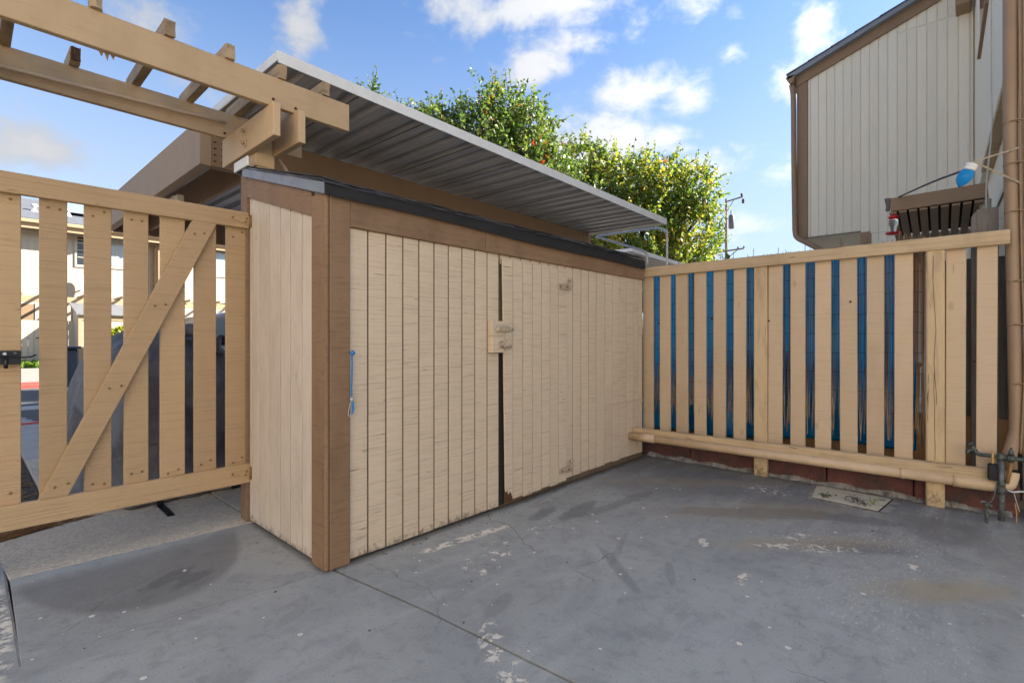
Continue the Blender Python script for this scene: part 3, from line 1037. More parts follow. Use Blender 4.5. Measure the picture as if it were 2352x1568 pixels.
def ragged_sheet(name, x0, x1, y0, y1, zf, amp, th, mat, parent, nx=60, ny=8, seed=0):
    rr = random.Random(seed)
    ph = [rr.uniform(0, 6.3) for _ in range(6)]

    def lift(x, y):
        return amp * (0.5 + 0.5 * math.sin(x * 5.1 + ph[0] + y * 3) * math.sin(x * 2.3 + ph[1])) + amp * 0.35 * math.sin(x * 17 + ph[2])
    vs, fs = [], []
    for lay in (0, 1):
        for j in range(ny + 1):
            for i in range(nx + 1):
                fx, fy = i / nx, j / ny
                x = x0 + (x1 - x0) * fx
                y = y0 + (y1 - y0) * fy
                if j == 0:
                    y += rr.uniform(-0.006, 0.006)
                if i == 0:
                    x += rr.uniform(-0.006, 0.006)
                vs.append((x, y, zf(x, y) + lift(x, y) + lay * th))
    N = (nx + 1) * (ny + 1)

    def ix(i, j, l):
        return l * N + j * (nx + 1) + i
    for j in range(ny):
        for i in range(nx):
            fs.append((ix(i, j, 0), ix(i, j + 1, 0), ix(i + 1, j + 1, 0), ix(i + 1, j, 0)))
            fs.append((ix(i, j, 1), ix(i + 1, j, 1), ix(i + 1, j + 1, 1), ix(i, j + 1, 1)))
    for i in range(nx):
        fs.append((ix(i, 0, 0), ix(i + 1, 0, 0), ix(i + 1, 0, 1), ix(i, 0, 1)))
        fs.append((ix(i, ny, 0), ix(i, ny, 1), ix(i + 1, ny, 1), ix(i + 1, ny, 0)))
    for j in range(ny):
        fs.append((ix(0, j, 0), ix(0, j, 1), ix(0, j + 1, 1), ix(0, j + 1, 0)))
        fs.append((ix(nx, j, 0), ix(nx, j + 1, 0), ix(nx, j + 1, 1), ix(nx, j, 1)))
    return rmesh(name, vs, fs, mat, parent)


for i in range(4):
    ragged_sheet('shingle_course', -0.043 + 0.004 * i, 3.21, -0.046 + 0.012 * i, 1.15, lambda x, y, i=i: 1.914 + (y + 0.03) * SL + 0.0055 * i,
                 0.002 + 0.0015 * i, 0.0055, 'shingle', shed, seed=i + 3)


def bowed_strip(name, x0, x1, zt, zb, y, mat, parent, n=24, bow=0.008):
    vs, fs = [], []
    for i in range(n + 1):
        t = i / n
        x = x0 + (x1 - x0) * t
        b = bow * math.sin(t * 9.0) * math.sin(t * 3.1 + 0.4)
        for dy in (0, 0.0025):
            vs.append((x, y + b * 0.6 - 0.004 + dy, zb(t) + b))
            vs.append((x, y + dy, zt(t) + b * 0.5))
    for i in range(n):
        a, c = i * 4, i * 4 + 4
        fs += [(a, c, c + 1, a + 1), (a + 2, a + 3, c + 3, c + 2), (a + 1, c + 1, c + 3, a + 3), (a, a + 2, c + 2, c)]
    return rmesh(name, vs, fs, mat, parent)


bowed_strip('drip_edge', -0.036, 3.22, lambda t: 1.920 - 0.016 * t, lambda t: 1.853 - 0.03 * t, -0.040, 'drip_edge_dark', shed)
prism('drip_edge', [(-0.040, -0.042, 1.918), (-0.040, -0.042, 1.856), (-0.040, 1.02, 2.172), (-0.040, 1.02, 2.232)], (0.003, 0, 0), 'drip_edge_grey', shed)
gut = prism('gutter_end', [(-0.052, 0.90, 2.212), (-0.052, 1.13, 2.214), (-0.052, 1.125, 2.275), (-0.052, 0.905, 2.272)], (0.012, 0, 0), 'fascia_metal', shed, 0.003)

# door, slightly sprung open at the latch side
door = bpy.data.objects.new('door', None)
COL.objects.link(door)
door.parent = shed
door.location = Vector((1.975, -0.006, 0)) - WL[shed.name]
door.rotation_euler = (0, 0, R(0.8))
WL[door.name] = Vector((0, 0, 0))


def dbox(nm, mn, mx, mat, bev=0.002, par=door):
    return box(nm, mn, mx, mat, par, bev)


DW = 0.742
nb = 7
for i in range(nb):
    a, b = -DW + DW / nb * i, -DW + DW / nb * (i + 1)
    zb = 0.040 + 0.006 * math.sin(i * 2.1)
    if i == 0:
        poly = [(a + 0.030, -0.014, 0.13), (a + 0.036, -0.014, 0.105), (a + 0.048, -0.014, 0.125), (a + 0.060, -0.014, 0.085), (a + 0.078, -0.014, 0.11),
                (b - 0.0035, -0.014, 0.06), (b - 0.0035, -0.014, 1.70), (a, -0.014, 1.70)]
        # the lower corner has rotted away in splinters
        prism('board', poly, (0, 0.011, 0), 'siding_cream', door, 0.0015)
    else:
        dbox('board', (a + 0.004, -0.014, zb), (b - 0.004, -0.003, 1.70 - 0.0015 * i), 'siding_cream')
prism('backing', [(-DW + 0.036, -0.0035, 0.05), (-0.002, -0.0035, 0.05), (-0.002, -0.0035, 1.69), (-DW + 0.004, -0.0035, 1.69)], (0, 0.0065, 0), 'groove_dirt_shade', door, 0)
dbox('rotten_corner', (-DW + 0.034, -0.010, 0.035), (-DW + 0.10, -0.0045, 0.12), 'rot_wood', 0.002)
box('seam_shade', (1.2285, 0.0012, 0.02), (1.28, 0.0036, 1.06), 'dark_gap', shed, 0)  # black strip stands in for the shade inside the door gap
# latch block with barrel bolt and broken hasp
blk = box('latch_block', (1.118, -0.046, 1.168), (1.226, -0.0015, 1.268), 'siding_cream', shed, 0.003)
blk2 = box('latch_block', (1.118, -0.047, 1.058), (1.228, -0.0015, 1.1665), 'siding_cream', shed, 0.003)
hb = box('bolt_case', (1.150, -0.066, 1.196), (1.272, -0.047, 1.238), 'painted_hinge', shed, 0.006)
tube('bolt', [(1.245, -0.070, 1.216), (1.285, -0.070, 1.214)], 0.013, 'painted_hinge', shed, 12)
tube('bolt_eye', [(1.280, -0.074, 1.214), (1.289, -0.074, 1.214)], 0.009, 'old_steel', shed, 12)
box('latch_shade', (1.124, -0.0016, 1.052), (1.222, -0.0008, 1.0575), 'groove_dirt_shade', shed, 0)  # thin dark strip painted as the shade under the latch block
hs = box('hasp', (1.178, -0.054, 1.088), (1.228, -0.0475, 1.136), 'painted_hinge', shed, 0.008)
tube('hasp_pin', bez([(1.19, -0.058, 1.10), (1.215, -0.062, 1.13), (1.228, -0.066, 1.142)], 4), 0.006, 'painted_hinge', shed, 8)
tube('hasp_staple', bez([(1.20, -0.06, 1.104), (1.235, -0.072, 1.098), (1.275, -0.068, 1.106), (1.275, -0.060, 1.092), (1.22, -0.06, 1.090)], 5), 0.007,
     'painted_hinge', shed, 8)
# hinges
for z, x0 in ((1.555, 1.855), (0.128, 1.875)):
    hg = box('hinge', (x0, -0.034, z - 0.022), (x0 + 0.155, -0.0235, z + 0.022), 'painted_hinge', shed, 0.002)
    for q in (0.022, 0.105):
        lathe('screw', [(0.009, 0), (0.009, 0.004), (0.005, 0.006)], (x0 + q, -0.0345, z), 'screw_rust', hg, 8, (0, -1, 0))
    tube('hinge_pin', [(x0 + 0.145, -0.036, z - 0.02), (x0 + 0.145, -0.036, z + 0.05)], 0.009, 'painted_hinge', hg, 8)
    lathe('hinge_knob', [(0.017, 0), (0.017, 0.016), (0.010, 0.022)], (x0 + 0.147, -0.037, z + 0.048), 'painted_hinge', hg, 10)
# nail heads on the trim
bm = bmesh.new()
for x, z in [(0.04, 1.83), (0.075, 1.80), (0.06, 1.35), (0.05, 0.95), (0.07, 0.45), (0.06, 0.62), (0.25, 1.84), (0.25, 1.75), (0.62, 1.75), (0.62, 1.84),
             (1.0, 1.84), (1.0, 1.75), (1.4, 1.76), (1.4, 1.84), (1.85, 1.8), (2.3, 1.76), (2.3, 1.84), (2.8, 1.8)]:
    bm_box(bm, (x - 0.004, -0.0225, z - 0.004), (x + 0.004, -0.019, z + 0.004))
nl = link_mesh('nail_heads', bm_mesh(bm, 'nail_heads'), 'trim_brown', shed)
nl['kind'] = 'stuff'

rope = thing('rope', (0.112, -0.03, 1.09), 'thin blue cord hanging on the brown corner trim of the shed', 'cord')
tube('cord', bez([(0.118, -0.026, 1.088), (0.117, -0.030, 1.0), (0.114, -0.030, 0.90), (0.115, -0.030, 0.845)], 5), 0.0045, 'rope_blue', rope, 8)
lathe('knot', [(0.004, -0.012), (0.013, -0.004), (0.014, 0.004), (0.004, 0.013)], (0.119, -0.032, 1.078), 'rope_blue', rope, 8)
lathe('knot', [(0.004, -0.012), (0.011, -0.004), (0.011, 0.004), (0.004, 0.012)], (0.115, -0.032, 0.842), 'rope_grey', rope, 8)
tube('tail', bez([(0.117, -0.030, 0.84), (0.122, -0.031, 0.80), (0.118, -0.030, 0.770)], 4), 0.006, 'rope_blue', rope, 8)
tube('loop', bez([(0.112, -0.030, 0.84), (0.100, -0.028, 0.79), (0.097, -0.028, 0.765), (0.106, -0.028, 0.757), (0.113, -0.028, 0.775), (0.112, -0.030, 0.81)], 5),
     0.0028, 'rope_grey', rope, 6)

# ------------------------------------------------------------------ gate
gate = thing('garden_gate', (-0.55, 1.02, 0.25), 'tan slatted wooden gate with diagonal brace under the pergola', 'gate')
beam('rail', (-1.19, 1.003, 1.889), (-0.012, 1.003, 1.892), 0.034, 0.100, 'gate_paint', gate, bev=0.003)
beam('rail', (-1.19, 1.003, 0.302), (-0.004, 1.003, 0.307), 0.034, 0.118, 'gate_paint', gate, bev=0.003)
picks = [(-1.165, -1.034), (-0.970, -0.866), (-0.801, -0.689), (-0.636, -0.526), (-0.471, -0.350), (-0.303, -0.186), (-0.131, -0.006)]
pobj = []
for a, b in picks:
    p = box('picket', (a, 1.0205, 0.27), (b, 1.044, 1.92), 'gate_paint', gate, 0.003)
    pobj.append((p, a, b))
bp = [(-0.977, 0.985, 0.361), (-0.868, 0.985, 0.361), (-0.193, 0.985, 1.8415), (-0.320, 0.985, 1.8415)]
brace = prism('brace', bp, (0, 0.034, 0), 'gate_paint', gate, 0.003)
scr0 = None


def screw(x, y, z, par):
    global scr0
    if scr0 is None:
        scr0 = lathe('screw', [(0.0065, 0), (0.0065, 0.003), (0.003, 0.0032)], (0, 0, 0), 'screw_rust', par, 8, (0, -1, 0))
        s = scr0
    else:
        s = scr0.copy()
        COL.objects.link(s)
        s.parent = par
    s.location = Vector((x, y, z))
    return s


for p, a, b in pobj:
    for z in (0.40, 1.80):
        if a < -0.3 and z > 1 and a > -0.5:
            continue
        for q in (0.3, 0.72):
            screw(a + (b - a) * q, 1.020, z + random.uniform(-0.02, 0.02), p)
for t in (0.04, 0.36, 0.66, 0.95):
    cx, cz = -0.922 + (0.666) * t, 0.361 + 1.48 * t
    for q in (-0.022, 0.028):
        screw(cx + q, 0.9845, cz + q * 0.2, brace)
for zc, sg in ((1.893, 1), (0.315, 1)):
    hz = prism('hinge', [(-0.125, 0.979, zc + 0.004), (-0.112, 0.979, zc + 0.017), (-0.012, 0.979, zc + 0.024), (-0.004, 0.979, zc + 0.024),
                         (-0.004, 0.979, zc - 0.030), (-0.014, 0.979, zc - 0.026), (-0.118, 0.979, zc - 0.006)], (0, 0.005, 0), 'gate_paint', gate, 0.0015)
    tube('hinge_pin', [(-0.006, 0.976, zc - 0.045), (-0.006, 0.976, zc + 0.032)], 0.008, 'screw_rust', hz, 8)
    for q, w in ((-0.108, 0.004), (-0.028, 0.008), (-0.034, -0.012)):
        screw(q, 0.9785, zc + w, hz)
lt = box('latch_plate', (-1.135, 0.978, 1.030), (-1.036, 1.0195, 1.094), 'black_metal', gate, 0.002)
tube('latch_bar', bez([(-1.14, 0.966, 1.064), (-1.085, 0.965, 1.068), (-1.045, 0.968, 1.062), (-1.005, 0.97, 1.064), (-0.984, 0.972, 1.074)], 4), 0.004, 'black_metal', lt, 8)
tube('latch_handle', [(-1.088, 0.962, 1.06), (-1.088, 0.955, 1.012)], 0.008, 'black_metal', lt, 10)
lathe('screw', [(0.007, 0), (0.007, 0.004)], (-1.092, 0.9775, 1.080), 'galvanised', lt, 10, (0, -1, 0))
lathe('screw', [(0.006, 0), (0.006, 0.003)], (-1.056, 0.9775, 1.083), 'old_steel', lt, 10, (0, -1, 0))

# ------------------------------------------------------------------ pergola over the gate
pg = thing('pergola', (0.10, 1.07, 2.0), 'tan pergola of two long beams, bolted cross pieces and short rafters above the gate', 'pergola')
box('post', (0.050, 1.022, 0.0), (0.150, 1.122, 2.53), 'pergola_paint', pg, 0.004)
box('post', (-1.345, 1.022, -0.1), (-1.245, 1.122, 2.53), 'pergola_paint', pg, 0.004)
box('post_collar', (0.040, 1.016, 2.262), (0.158, 1.128, 2.345), 'pergola_paint', pg, 0.003)
for x0 in (0.0015, 0.152, -1.389, -1.243):
    cp = box('cross_piece', (x0, 0.650, 2.345), (x0 + 0.042, 1.512, 2.542), 'pergola_paint', pg, 0.003)
    if abs(x0) < 0.01:
        for z in (2.485, 2.408):
            bt = lathe('bolt', [(0.026, 0), (0.026, 0.007)], (x0 - 0.0005, 1.085, z), 'pergola_paint', cp, 20, (-1, 0, 0))
            lathe('bolt_head', [(0.014, 0.0), (0.014, 0.014), (0.010, 0.018)], (x0 - 0.0075, 1.085, z), 'rafter_paint', cp, 6, (-1, 0, 0))
box('beam', (-3.6, 0.725, 2.545), (0.530, 0.764, 2.722), 'pergola_paint', pg, 0.003)
box('beam', (-3.6, 1.460, 2.545), (0.545, 1.499, 2.722), 'pergola_paint', pg, 0.003)


def rough_end(bm, x0, x1, y0, y1, z0, z1, endj=0.006, tip=0.012, seed=0):
    rr = random.Random(seed)
    ys = [y0, y0 + tip, y1 - tip, y1]
    rings = []
    for q, y in enumerate(ys):
        ring = []
        for x, z in ((x0, z0), ((x0 + x1) / 2, z0), (x1, z0), (x1, (z0 + z1) / 2), (x1, z1), ((x0 + x1) / 2, z1), (x0, z1), (x0, (z0 + z1) / 2)):
            e = 1 if q in (0, 3) else 0.25
            ring.append(bm.verts.new((x + rr.uniform(-1, 1) * endj * 0.5 * e, y + rr.uniform(-1, 1) * endj * e, z + (rr.uniform(-1, 0.3) * endj * e if z > z0 else 0))))
        rings.append(ring)
    for a, b in zip(rings, rings[1:]):
        for j in range(8):
            bm.faces.new((a[j], a[(j + 1) % 8], b[(j + 1) % 8], b[j]))
    bm.faces.new(rings[0][::-1])
    bm.faces.new(rings[-1])


for i, xr_ in enumerate([-1.90, -1.62, -1.335, -1.05, -0.770, -0.476, -0.185, 0.104, 0.382]):
    segs = [(0.708, 1.62)]
    if i == 4:
        segs = [(0.706, 0.80), (1.392, 1.62)]           # this one has rotted through in the middle
    for j, (a, b) in enumerate(segs):
        bm = bmesh.new()
        rough_end(bm, xr_ - 0.046, xr_, a, b, 2.7235, 2.806, 0.005 if len(segs) == 1 else 0.010, 0.02, i * 3 + j)
        link_mesh('rafter', bm_mesh(bm, 'rafter'), 'rafter_paint', pg)
        if i == 4 and j == 1:
            bm = bmesh.new()
            rough_end(bm, xr_ - 0.043, xr_ - 0.003, 1.375, 1.391, 2.726, 2.80, 0.012, 0.005, 77)
            link_mesh('rotten_end', bm_mesh(bm, 'rotten_end'), 'rot_wood', pg)
tube('conduit', [(-3.6, 1.436, 2.47), (-1.1, 1.436, 2.594), (-0.3, 1.436, 2.628), (0.0, 1.436, 2.645)], 0.0115, 'tan_pipe', pg, 10)
tube('stay_rod', [(0.262, 1.20, 2.395), (0.53, 1.30, 2.16)], 0.012, 'tan_pipe', pg, 10)
bm = bmesh.new()
for x, y, z in [(0.03, 0.7245, 2.585), (0.165, 0.7245, 2.575), (0.0, 1.4595, 2.575)]:
    bm_tube(bm, [(x, y, z), (x, y - 0.006, z)], 0.008, 8)
nh = link_mesh('nail_heads', bm_mesh(bm, 'nail_heads'), 'rot_wood', pg)
nh['kind'] = 'stuff'
bm = bmesh.new()
for dx, dz in ((0, 0), (0.022, -0.012), (0.045, 0.002)):
    vs = [bm.verts.new((-0.772 + dx - 0.008, 0.765, 2.548)), bm.verts.new((-0.772 + dx + 0.012, 0.765, 2.548)), bm.verts.new((-0.772 + dx + 0.006, 0.772, 2.525 + dz)),
          bm.verts.new((-0.772 + dx, 0.77, 2.548))]
    bm.faces.new(vs[:3])
    bm.faces.new((vs[0], vs[2], vs[3]))
link_mesh('splinter', bm_mesh(bm, 'splinter'), 'rafter_paint', pg)

# ------------------------------------------------------------------ carport
cpt = thing('carport', (3.1, 4.2, 0), 'long carport with fluted metal roof and brown beams behind the shed', 'carport')


def rz(x, y):
    return 3.040 + 0.018 * (y - 1.05) - 0.0165 * (x - 0.2)


def deck_panel(name, w, y0, y1, nrib, parent):
    """one fluted roof sheet, flutes along y, written from x=0"""
    prof = []
    p = w / nrib
    w += 0.006
    for i in range(nrib):
        prof += [(i * p, 0.0), (i * p + p * 0.50, 0.0), (i * p + p * 0.57, 0.038), (i * p + p * 0.91, 0.038)]
    prof.append((w, 0.0012))
    vs, fs = [], []
    for y in (y0, y1):
        for t in (0, 0.004):
            for x, z in prof:
                vs.append((x, y, z + t + 0.018 * (y - 1.05) - 0.0165 * x))
    n = len(prof)
    for i in range(n - 1):
        fs.append((i, i + 1, 2 * n + i + 1, 2 * n + i))
        fs.append((n + i, 3 * n + i, 3 * n + i + 1, n + i + 1))
        fs.append((i, n + i, n + i + 1, i + 1))
        fs.append((2 * n + i, 2 * n + i + 1, 3 * n + i + 1, 3 * n + i))
    for a in (0, n - 1):
        fs.append((a, 2 * n + a, 3 * n + a, n + a))
    return rmesh(name, vs, fs, 'deck_metal', parent)


PW = 0.6167
first = deck_panel('roof_panel', PW, 1.06, 7.05, 3, cpt)
base_l = first.location.copy()
for i in range(9):
    x0 = 0.205 + PW * i
    o = first if i == 0 else first.copy()
    if i:
        COL.objects.link(o)
        o.parent = cpt
    o.location = base_l + Vector((x0, 0, rz(x0, 1.05) - 0.02))
for i in range(1, 10):
    xc = 0.205 + PW * i
    prism('seam_strip', [(xc - 0.004, 1.065, rz(xc, 1.065) - 0.0275), (xc + 0.004, 1.065, rz(xc, 1.065) - 0.0275), (xc + 0.004, 7.04, rz(xc, 7.04) - 0.0275), (xc - 0.004, 7.04, rz(xc, 7.04) - 0.0275)],
          (0, 0, 0.004), 'black_metal', cpt)
lp = deck_panel('roof_panel', 0.225, 1.06, 7.05, 1, cpt)
lp.location = base_l + Vector((0.205 + PW * 9, 0, rz(0.205 + PW * 9, 1.05) - 0.02))
prism('fascia', [(0.196, 1.048, rz(0.2, 1.05) - 0.045), (5.985, 1.048, rz(5.985, 1.05) - 0.060), (5.985, 1.048, rz(5.985, 1.05) + 0.034), (0.196, 1.048, rz(0.2, 1.05) + 0.034)],
      (0, 0.010, 0), 'fascia_metal', cpt)
prism('fascia', [(0.190, 1.048, rz(0.2, 1.05) - 0.030), (0.190, 7.06, rz(0.2, 7.06) - 0.030), (0.190, 7.06, rz(0.2, 7.06) + 0.034), (0.190, 1.048, rz(0.2, 1.05) + 0.034)],
      (0.0055, 0, 0), 'fascia_metal', cpt)
prism('fascia', [(5.9855, 1.048, rz(6, 1.05) - 0.055), (5.9855, 7.06, rz(6, 7.06) - 0.055), (5.9855, 7.06, rz(6, 7.06) + 0.034), (5.9855, 1.048, rz(6, 1.05) + 0.034)],
      (0.008, 0, 0), 'fascia_metal', cpt)
b1 = prism('beam', [(0.215, 2.45, 2.635), (6.045, 2.45, 2.635), (6.045, 2.45, 2.945), (0.215, 2.45, 3.005)], (0, 0.09, 0), 'carport_brown', cpt, 0.003)
b3 = prism('beam', [(0.215, 6.62, 2.68), (6.045, 6.62, 2.68), (6.045, 6.62, 3.02), (0.215, 6.62, 3.09)], (0, 0.09, 0), 'carport_brown', cpt, 0.003)
prism('rim_beam', [(0.125, 2.452, 2.632), (0.125, 6.74, 2.690), (0.125, 6.74, 3.098), (0.125, 2.452, 3.022)], (0.088, 0, 0), 'carport_tan', cpt, 0.003)
prism('rim_beam', [(5.90, 2.542, 2.632), (5.90, 6.615, 2.690), (5.90, 6.615, 2.99), (5.90, 2.542, 2.91)], (0.085, 0, 0), 'carport_brown', cpt, 0.003)
prism('joist', [(0.62, 2.542, 2.70), (0.62, 6.615, 2.75), (0.62, 6.615, 3.08), (0.62, 2.542, 3.01)], (0.045, 0, 0), 'carport_brown', cpt, 0.003)
box('post', (0.270, 3.72, 0.0), (0.335, 3.83, 2.655), 'house_siding', cpt, 0.004)
box('post', (0.262, 3.835, 0.0), (0.338, 4.36, 2.66), 'house_siding', cpt, 0.004)
box('post', (5.90, 3.72, 0.0), (6.0, 3.83, 2.64), 'house_siding', cpt, 0.004)
bm = bmesh.new()
for x in (0.24, 0.30, 0.36, 5.82, 5.88, 5.94):
    for z in (2.68, 2.735, 2.79, 2.845, 2.90):
        bm_box(bm, (x - 0.011, 2.4465, z - 0.005), (x + 0.011, 2.4505, z + 0.005))
ns = link_mesh('nail_slots', bm_mesh(bm, 'nail_slots'), 'dark_gap', cpt)
ns['kind'] = 'stuff'

rail = thing('pipe_rail', (6.2, 1.3, 0.1), 'bent galvanised pipe rail beside the far end of the carport roof', 'railing')
tube('pipe', bez([(6.2, 1.14, 0.0), (6.2, 1.14, 1.5), (6.2, 1.14, 2.72), (6.2, 1.16, 2.82), (6.2, 1.27, 2.895), (6.2, 1.5, 2.915), (6.2, 2.35, 2.93), (6.2, 2.42, 2.915), (6.2, 2.30, 2.87),
                  (6.2, 1.62, 2.60), (6.2, 1.50, 2.52), (6.2, 1.475, 2.42), (6.2, 1.474, 1.5), (6.2, 1.474, 0.0)], 5), 0.019, 'galvanised', rail, 8)

c2 = thing('carport', (9.0, 4.0, 0), 'smaller and more distant carport roof seen beyond the bent pipe rail', 'carport')


def rz2(x, y):
    return 2.92 - 0.012 * (x - 7.6)


f2 = deck_panel('roof_panel', 0.60, 2.5, 6.5, 3, c2)
bl2 = f2.location.copy()
for i in range(5):
    o = f2 if i == 0 else f2.copy()
    if i:
        COL.objects.link(o)
        o.parent = c2
    o.location = bl2 + Vector((7.6 + 0.6 * i, 0, 2.86 - 0.0165 * 0.6 * i))
prism('fascia', [(7.59, 2.49, 2.84), (10.62, 2.49, 2.80), (10.62, 2.49, 2.87), (7.59, 2.49, 2.925)], (0, 0.01, 0), 'fascia_metal', c2)
prism('fascia', [(7.585, 2.49, 2.86), (7.585, 6.5, 2.94), (7.585, 6.5, 2.995), (7.585, 2.49, 2.925)], (0.005, 0, 0), 'fascia_metal', c2)
box('beam', (7.65, 3.5, 2.6), (10.55, 3.6, 2.84), 'carport_brown', c2)
for x in (7.8, 10.3):
    box('post', (x, 3.5, 0), (x + 0.1, 3.6, 2.598), 'house_siding', c2)

# ------------------------------------------------------------------ slatted fence
fence = thing('slat_fence', (3.32, -1.2, 0), 'tan slatted wooden fence with gaps between its pickets across the patio', 'fence')
fe = [(0.030, -0.079), (-0.147, -0.255), (-0.309, -0.425), (-0.485, -0.595), (-0.659, -0.768), (-0.833, -0.936), (-1.114, -1.222),
      (-1.283, -1.389), (-1.453, -1.562), (-1.619, -1.731), (-1.789, -1.894), (-1.955, -2.060), (-2.235, -2.338), (-2.389, -2.489)]
for a, b in fe:
    j1, j2, j3, zb = (random.uniform(-0.003, 0.003), random.uniform(-0.003, 0.003), random.uniform(-0.002, 0.003), 0.235 + random.uniform(-0.004, 0.004))
    prism('picket', [(3.312 + j3, b + j1, zb), (3.312 + j3, a + j1, zb), (3.312, a + j2, 1.80), (3.312, b + j2, 1.80)], (0.022, 0, 0), 'fence_paint', fence, 0.003)
box('post', (3.292, -1.110, -0.01), (3.345, -1.006, 1.80), 'post_paint', fence, 0.006)
box('post', (3.275, -2.231, -0.01), (3.345, -2.131, 1.80), 'post_paint', fence, 0.010)
rt = prism('top_rail', [(3.262, 0.098, 1.752), (3.306, 0.098, 1.752), (3.306, 0.098, 1.846), (3.262, 0.098, 1.843)], (0, -2.645, 0.004), 'rail_paint', fence, 0.005)
prism('bottom_rail', [(3.035, -0.0045, 0.232), (3.075, -0.0045, 0.232), (3.075, -0.0045, 0.316), (3.035, -0.0045, 0.312)], (0.205, -2.44, -0.004), 'rail_paint', fence, 0.004)
# checks in the weathered post
bm = bmesh.new()
pts = [(-2.172, 1.72), (-2.170, 1.55), (-2.176, 1.42), (-2.182, 1.30), (-2.186, 1.20), (-2.181, 1.12), (-2.176, 0.99), (-2.180, 0.88), (-2.188, 0.78), (-2.190, 0.70)]
pts2 = [(-2.178, 0.92), (-2.174, 0.80), (-2.180, 0.70), (-2.178, 0.55), (-2.182, 0.40), (-2.180, 0.32)]
for P in (pts, pts2):
    for (y0, z0), (y1, z1) in zip(P, P[1:]):
        bm_beam(bm, (3.2742, y0, z0), (3.2742, y1, z1), 0.0022, 0.0012, (1, 0, 0))
ck = link_mesh('split', bm_mesh(bm, 'split'), 'dark_gap', fence)
bm = bmesh.new()
for y, z in [(-0.085, 1.30), (-0.60, 1.33), (-1.64, 1.43), (-2.30, 1.45), (-2.33, 1.0), (-1.07, 1.3), (-1.05, 0.45)]:
    bm_tube(bm, [(3.3125, y - 0.05, z), (3.309, y - 0.05, z)], 0.008, 8)
kh = link_mesh('knot_holes', bm_mesh(bm, 'knot_holes'), 'dark_gap', fence)
kh['kind'] = 'stuff'

# reed screen and tarpaulin behind the fence
reed = thing('reed_screen', (3.41, -1.1, 0.4), 'brown bamboo reed screen hanging behind the fence slats', 'screen')
bm = bmesh.new()
y = 0.09
while y > -2.125:
    x = 3.392 + random.uniform(-0.006, 0.006)
    top = 1.86 + random.uniform(-0.03, 0.015)
    if random.random() < 0.10 and y < -0.3:
        top += random.uniform(0.02, 0.085)
    if y < -1.9:
        top += random.uniform(0, 0.03)
    if y > 0.0:
        top += random.uniform(0.02, 0.08)
    bot = 0.44 - 0.02 * abs(y) + random.uniform(-0.03, 0.14)
    lean = random.uniform(-0.012, 0.012)
    r = random.uniform(0.0016, 0.0029)
    fr = random.uniform(0.3, 1.0)
    mid = bot + 0.30
    bm_tube(bm, [(x, y, top), (x, y + lean * 0.3, mid + 0.3), (x - 0.008 * fr, y + lean, mid), (x - 0.030 * fr, y + lean + random.uniform(-0.016, 0.016), bot)], r, 4, False)
    y -= random.uniform(0.0075, 0.0160) * (1.0 if y > -0.9 else 0.72) if y > -1.96 else random.uniform(0.0032, 0.005)
rs = link_mesh('reeds', bm_mesh(bm, 'reeds'), 'reed', reed, True)
rs['kind'] = 'stuff'
bm = bmesh.new()
for i in range(9):
    z = 0.60 + i * 0.148
    pp = [(3.386, 0.09 - 2.2 * j / 40, z + 0.006 * math.sin(j * 1.7 + i)) for j in range(41)]
    bm_tube(bm, pp, 0.0016, 4, False)
link_mesh('stitching_wire', bm_mesh(bm, 'wire'), 'wire_black', reed)


def tarp_mesh():
    vs, fs = [], []
    nx, nz = 110, 60
    for j in range(nz + 1):
        for i in range(nx + 1):
            s, t = i / nx, j / nz
            yy = 0.10 - 2.170 * s
            z0 = 0.24 + 0.12 * s + 0.02 * math.sin(s * 11)
            z1 = 1.81
            z = z0 + (z1 - z0) * t
            bul = 0.055 * math.exp(-((t - 0.06) / 0.10) ** 2) * (0.6 + 0.4 * math.sin(s * 23))
            xx = 3.452 - bul + 0.010 * math.sin(s * 31 + t * 4) + 0.006 * math.sin(s * 70 - t * 9)
            vs.append((xx, yy, z))
    for j in range(nz):
        for i in range(nx):
            a = j * (nx + 1) + i
            fs.append((a, a + 1, a + nx + 2, a + nx + 1))
    me = bpy.data.meshes.new('tarpaulin')
    me.from_pydata(vs, [], fs)
    o = link_mesh('tarpaulin', me, 'blue_tarp', None, True)
    md = o.modifiers.new('thickness', 'SOLIDIFY')
    md.thickness = 0.0012
    return tag(o, 'blue plastic tarpaulin hung behind the reed screen', 'tarp')


tarp_mesh()
ply = tag(box('plywood_sheet', (3.50, -2.56, 0.06), (3.515, -2.02, 0.61), 'plywood', None), 'brown plywood sheet behind the low right end of the fence', 'plywood')
ply2 = tag(box('planter_box', (3.53, -1.32, 0.06), (3.95, -0.74, 1.06), 'plywood', None, 0.006), 'tall brown planter box standing against the back of the blue tarpaulin', 'planter')
gw = thing('light_block_wall', (4.3, -0.6, 0.06), 'unseen low block wall added behind the blue tarpaulin to darken its lower part', 'wall')  # wall added to cut the light reaching the lower tarpaulin
for j in range(4):
    for i in range(7):
        y0 = 1.1 - i * 0.41 - (0.2 if j % 2 else 0)
        box('block', (4.25, y0 - 0.40, 0.06 + j * 0.2), (4.44, y0, 0.255 + j * 0.2), 'mortar', gw, 0.004)
sb = thing('light_block_bench', (3.9, -0.9, 0.06), 'unseen brown bench added behind the blue tarpaulin to keep light off its foot', 'bench')  # added close behind the tarpaulin so its lower half gets little light
box('body', (3.66, -2.05, 0.06), (4.10, 0.25, 0.92), 'plywood', sb, 0.01)
box('lid', (3.63, -2.07, 0.923), (4.12, 0.27, 0.955), 'plywood', sb, 0.006)
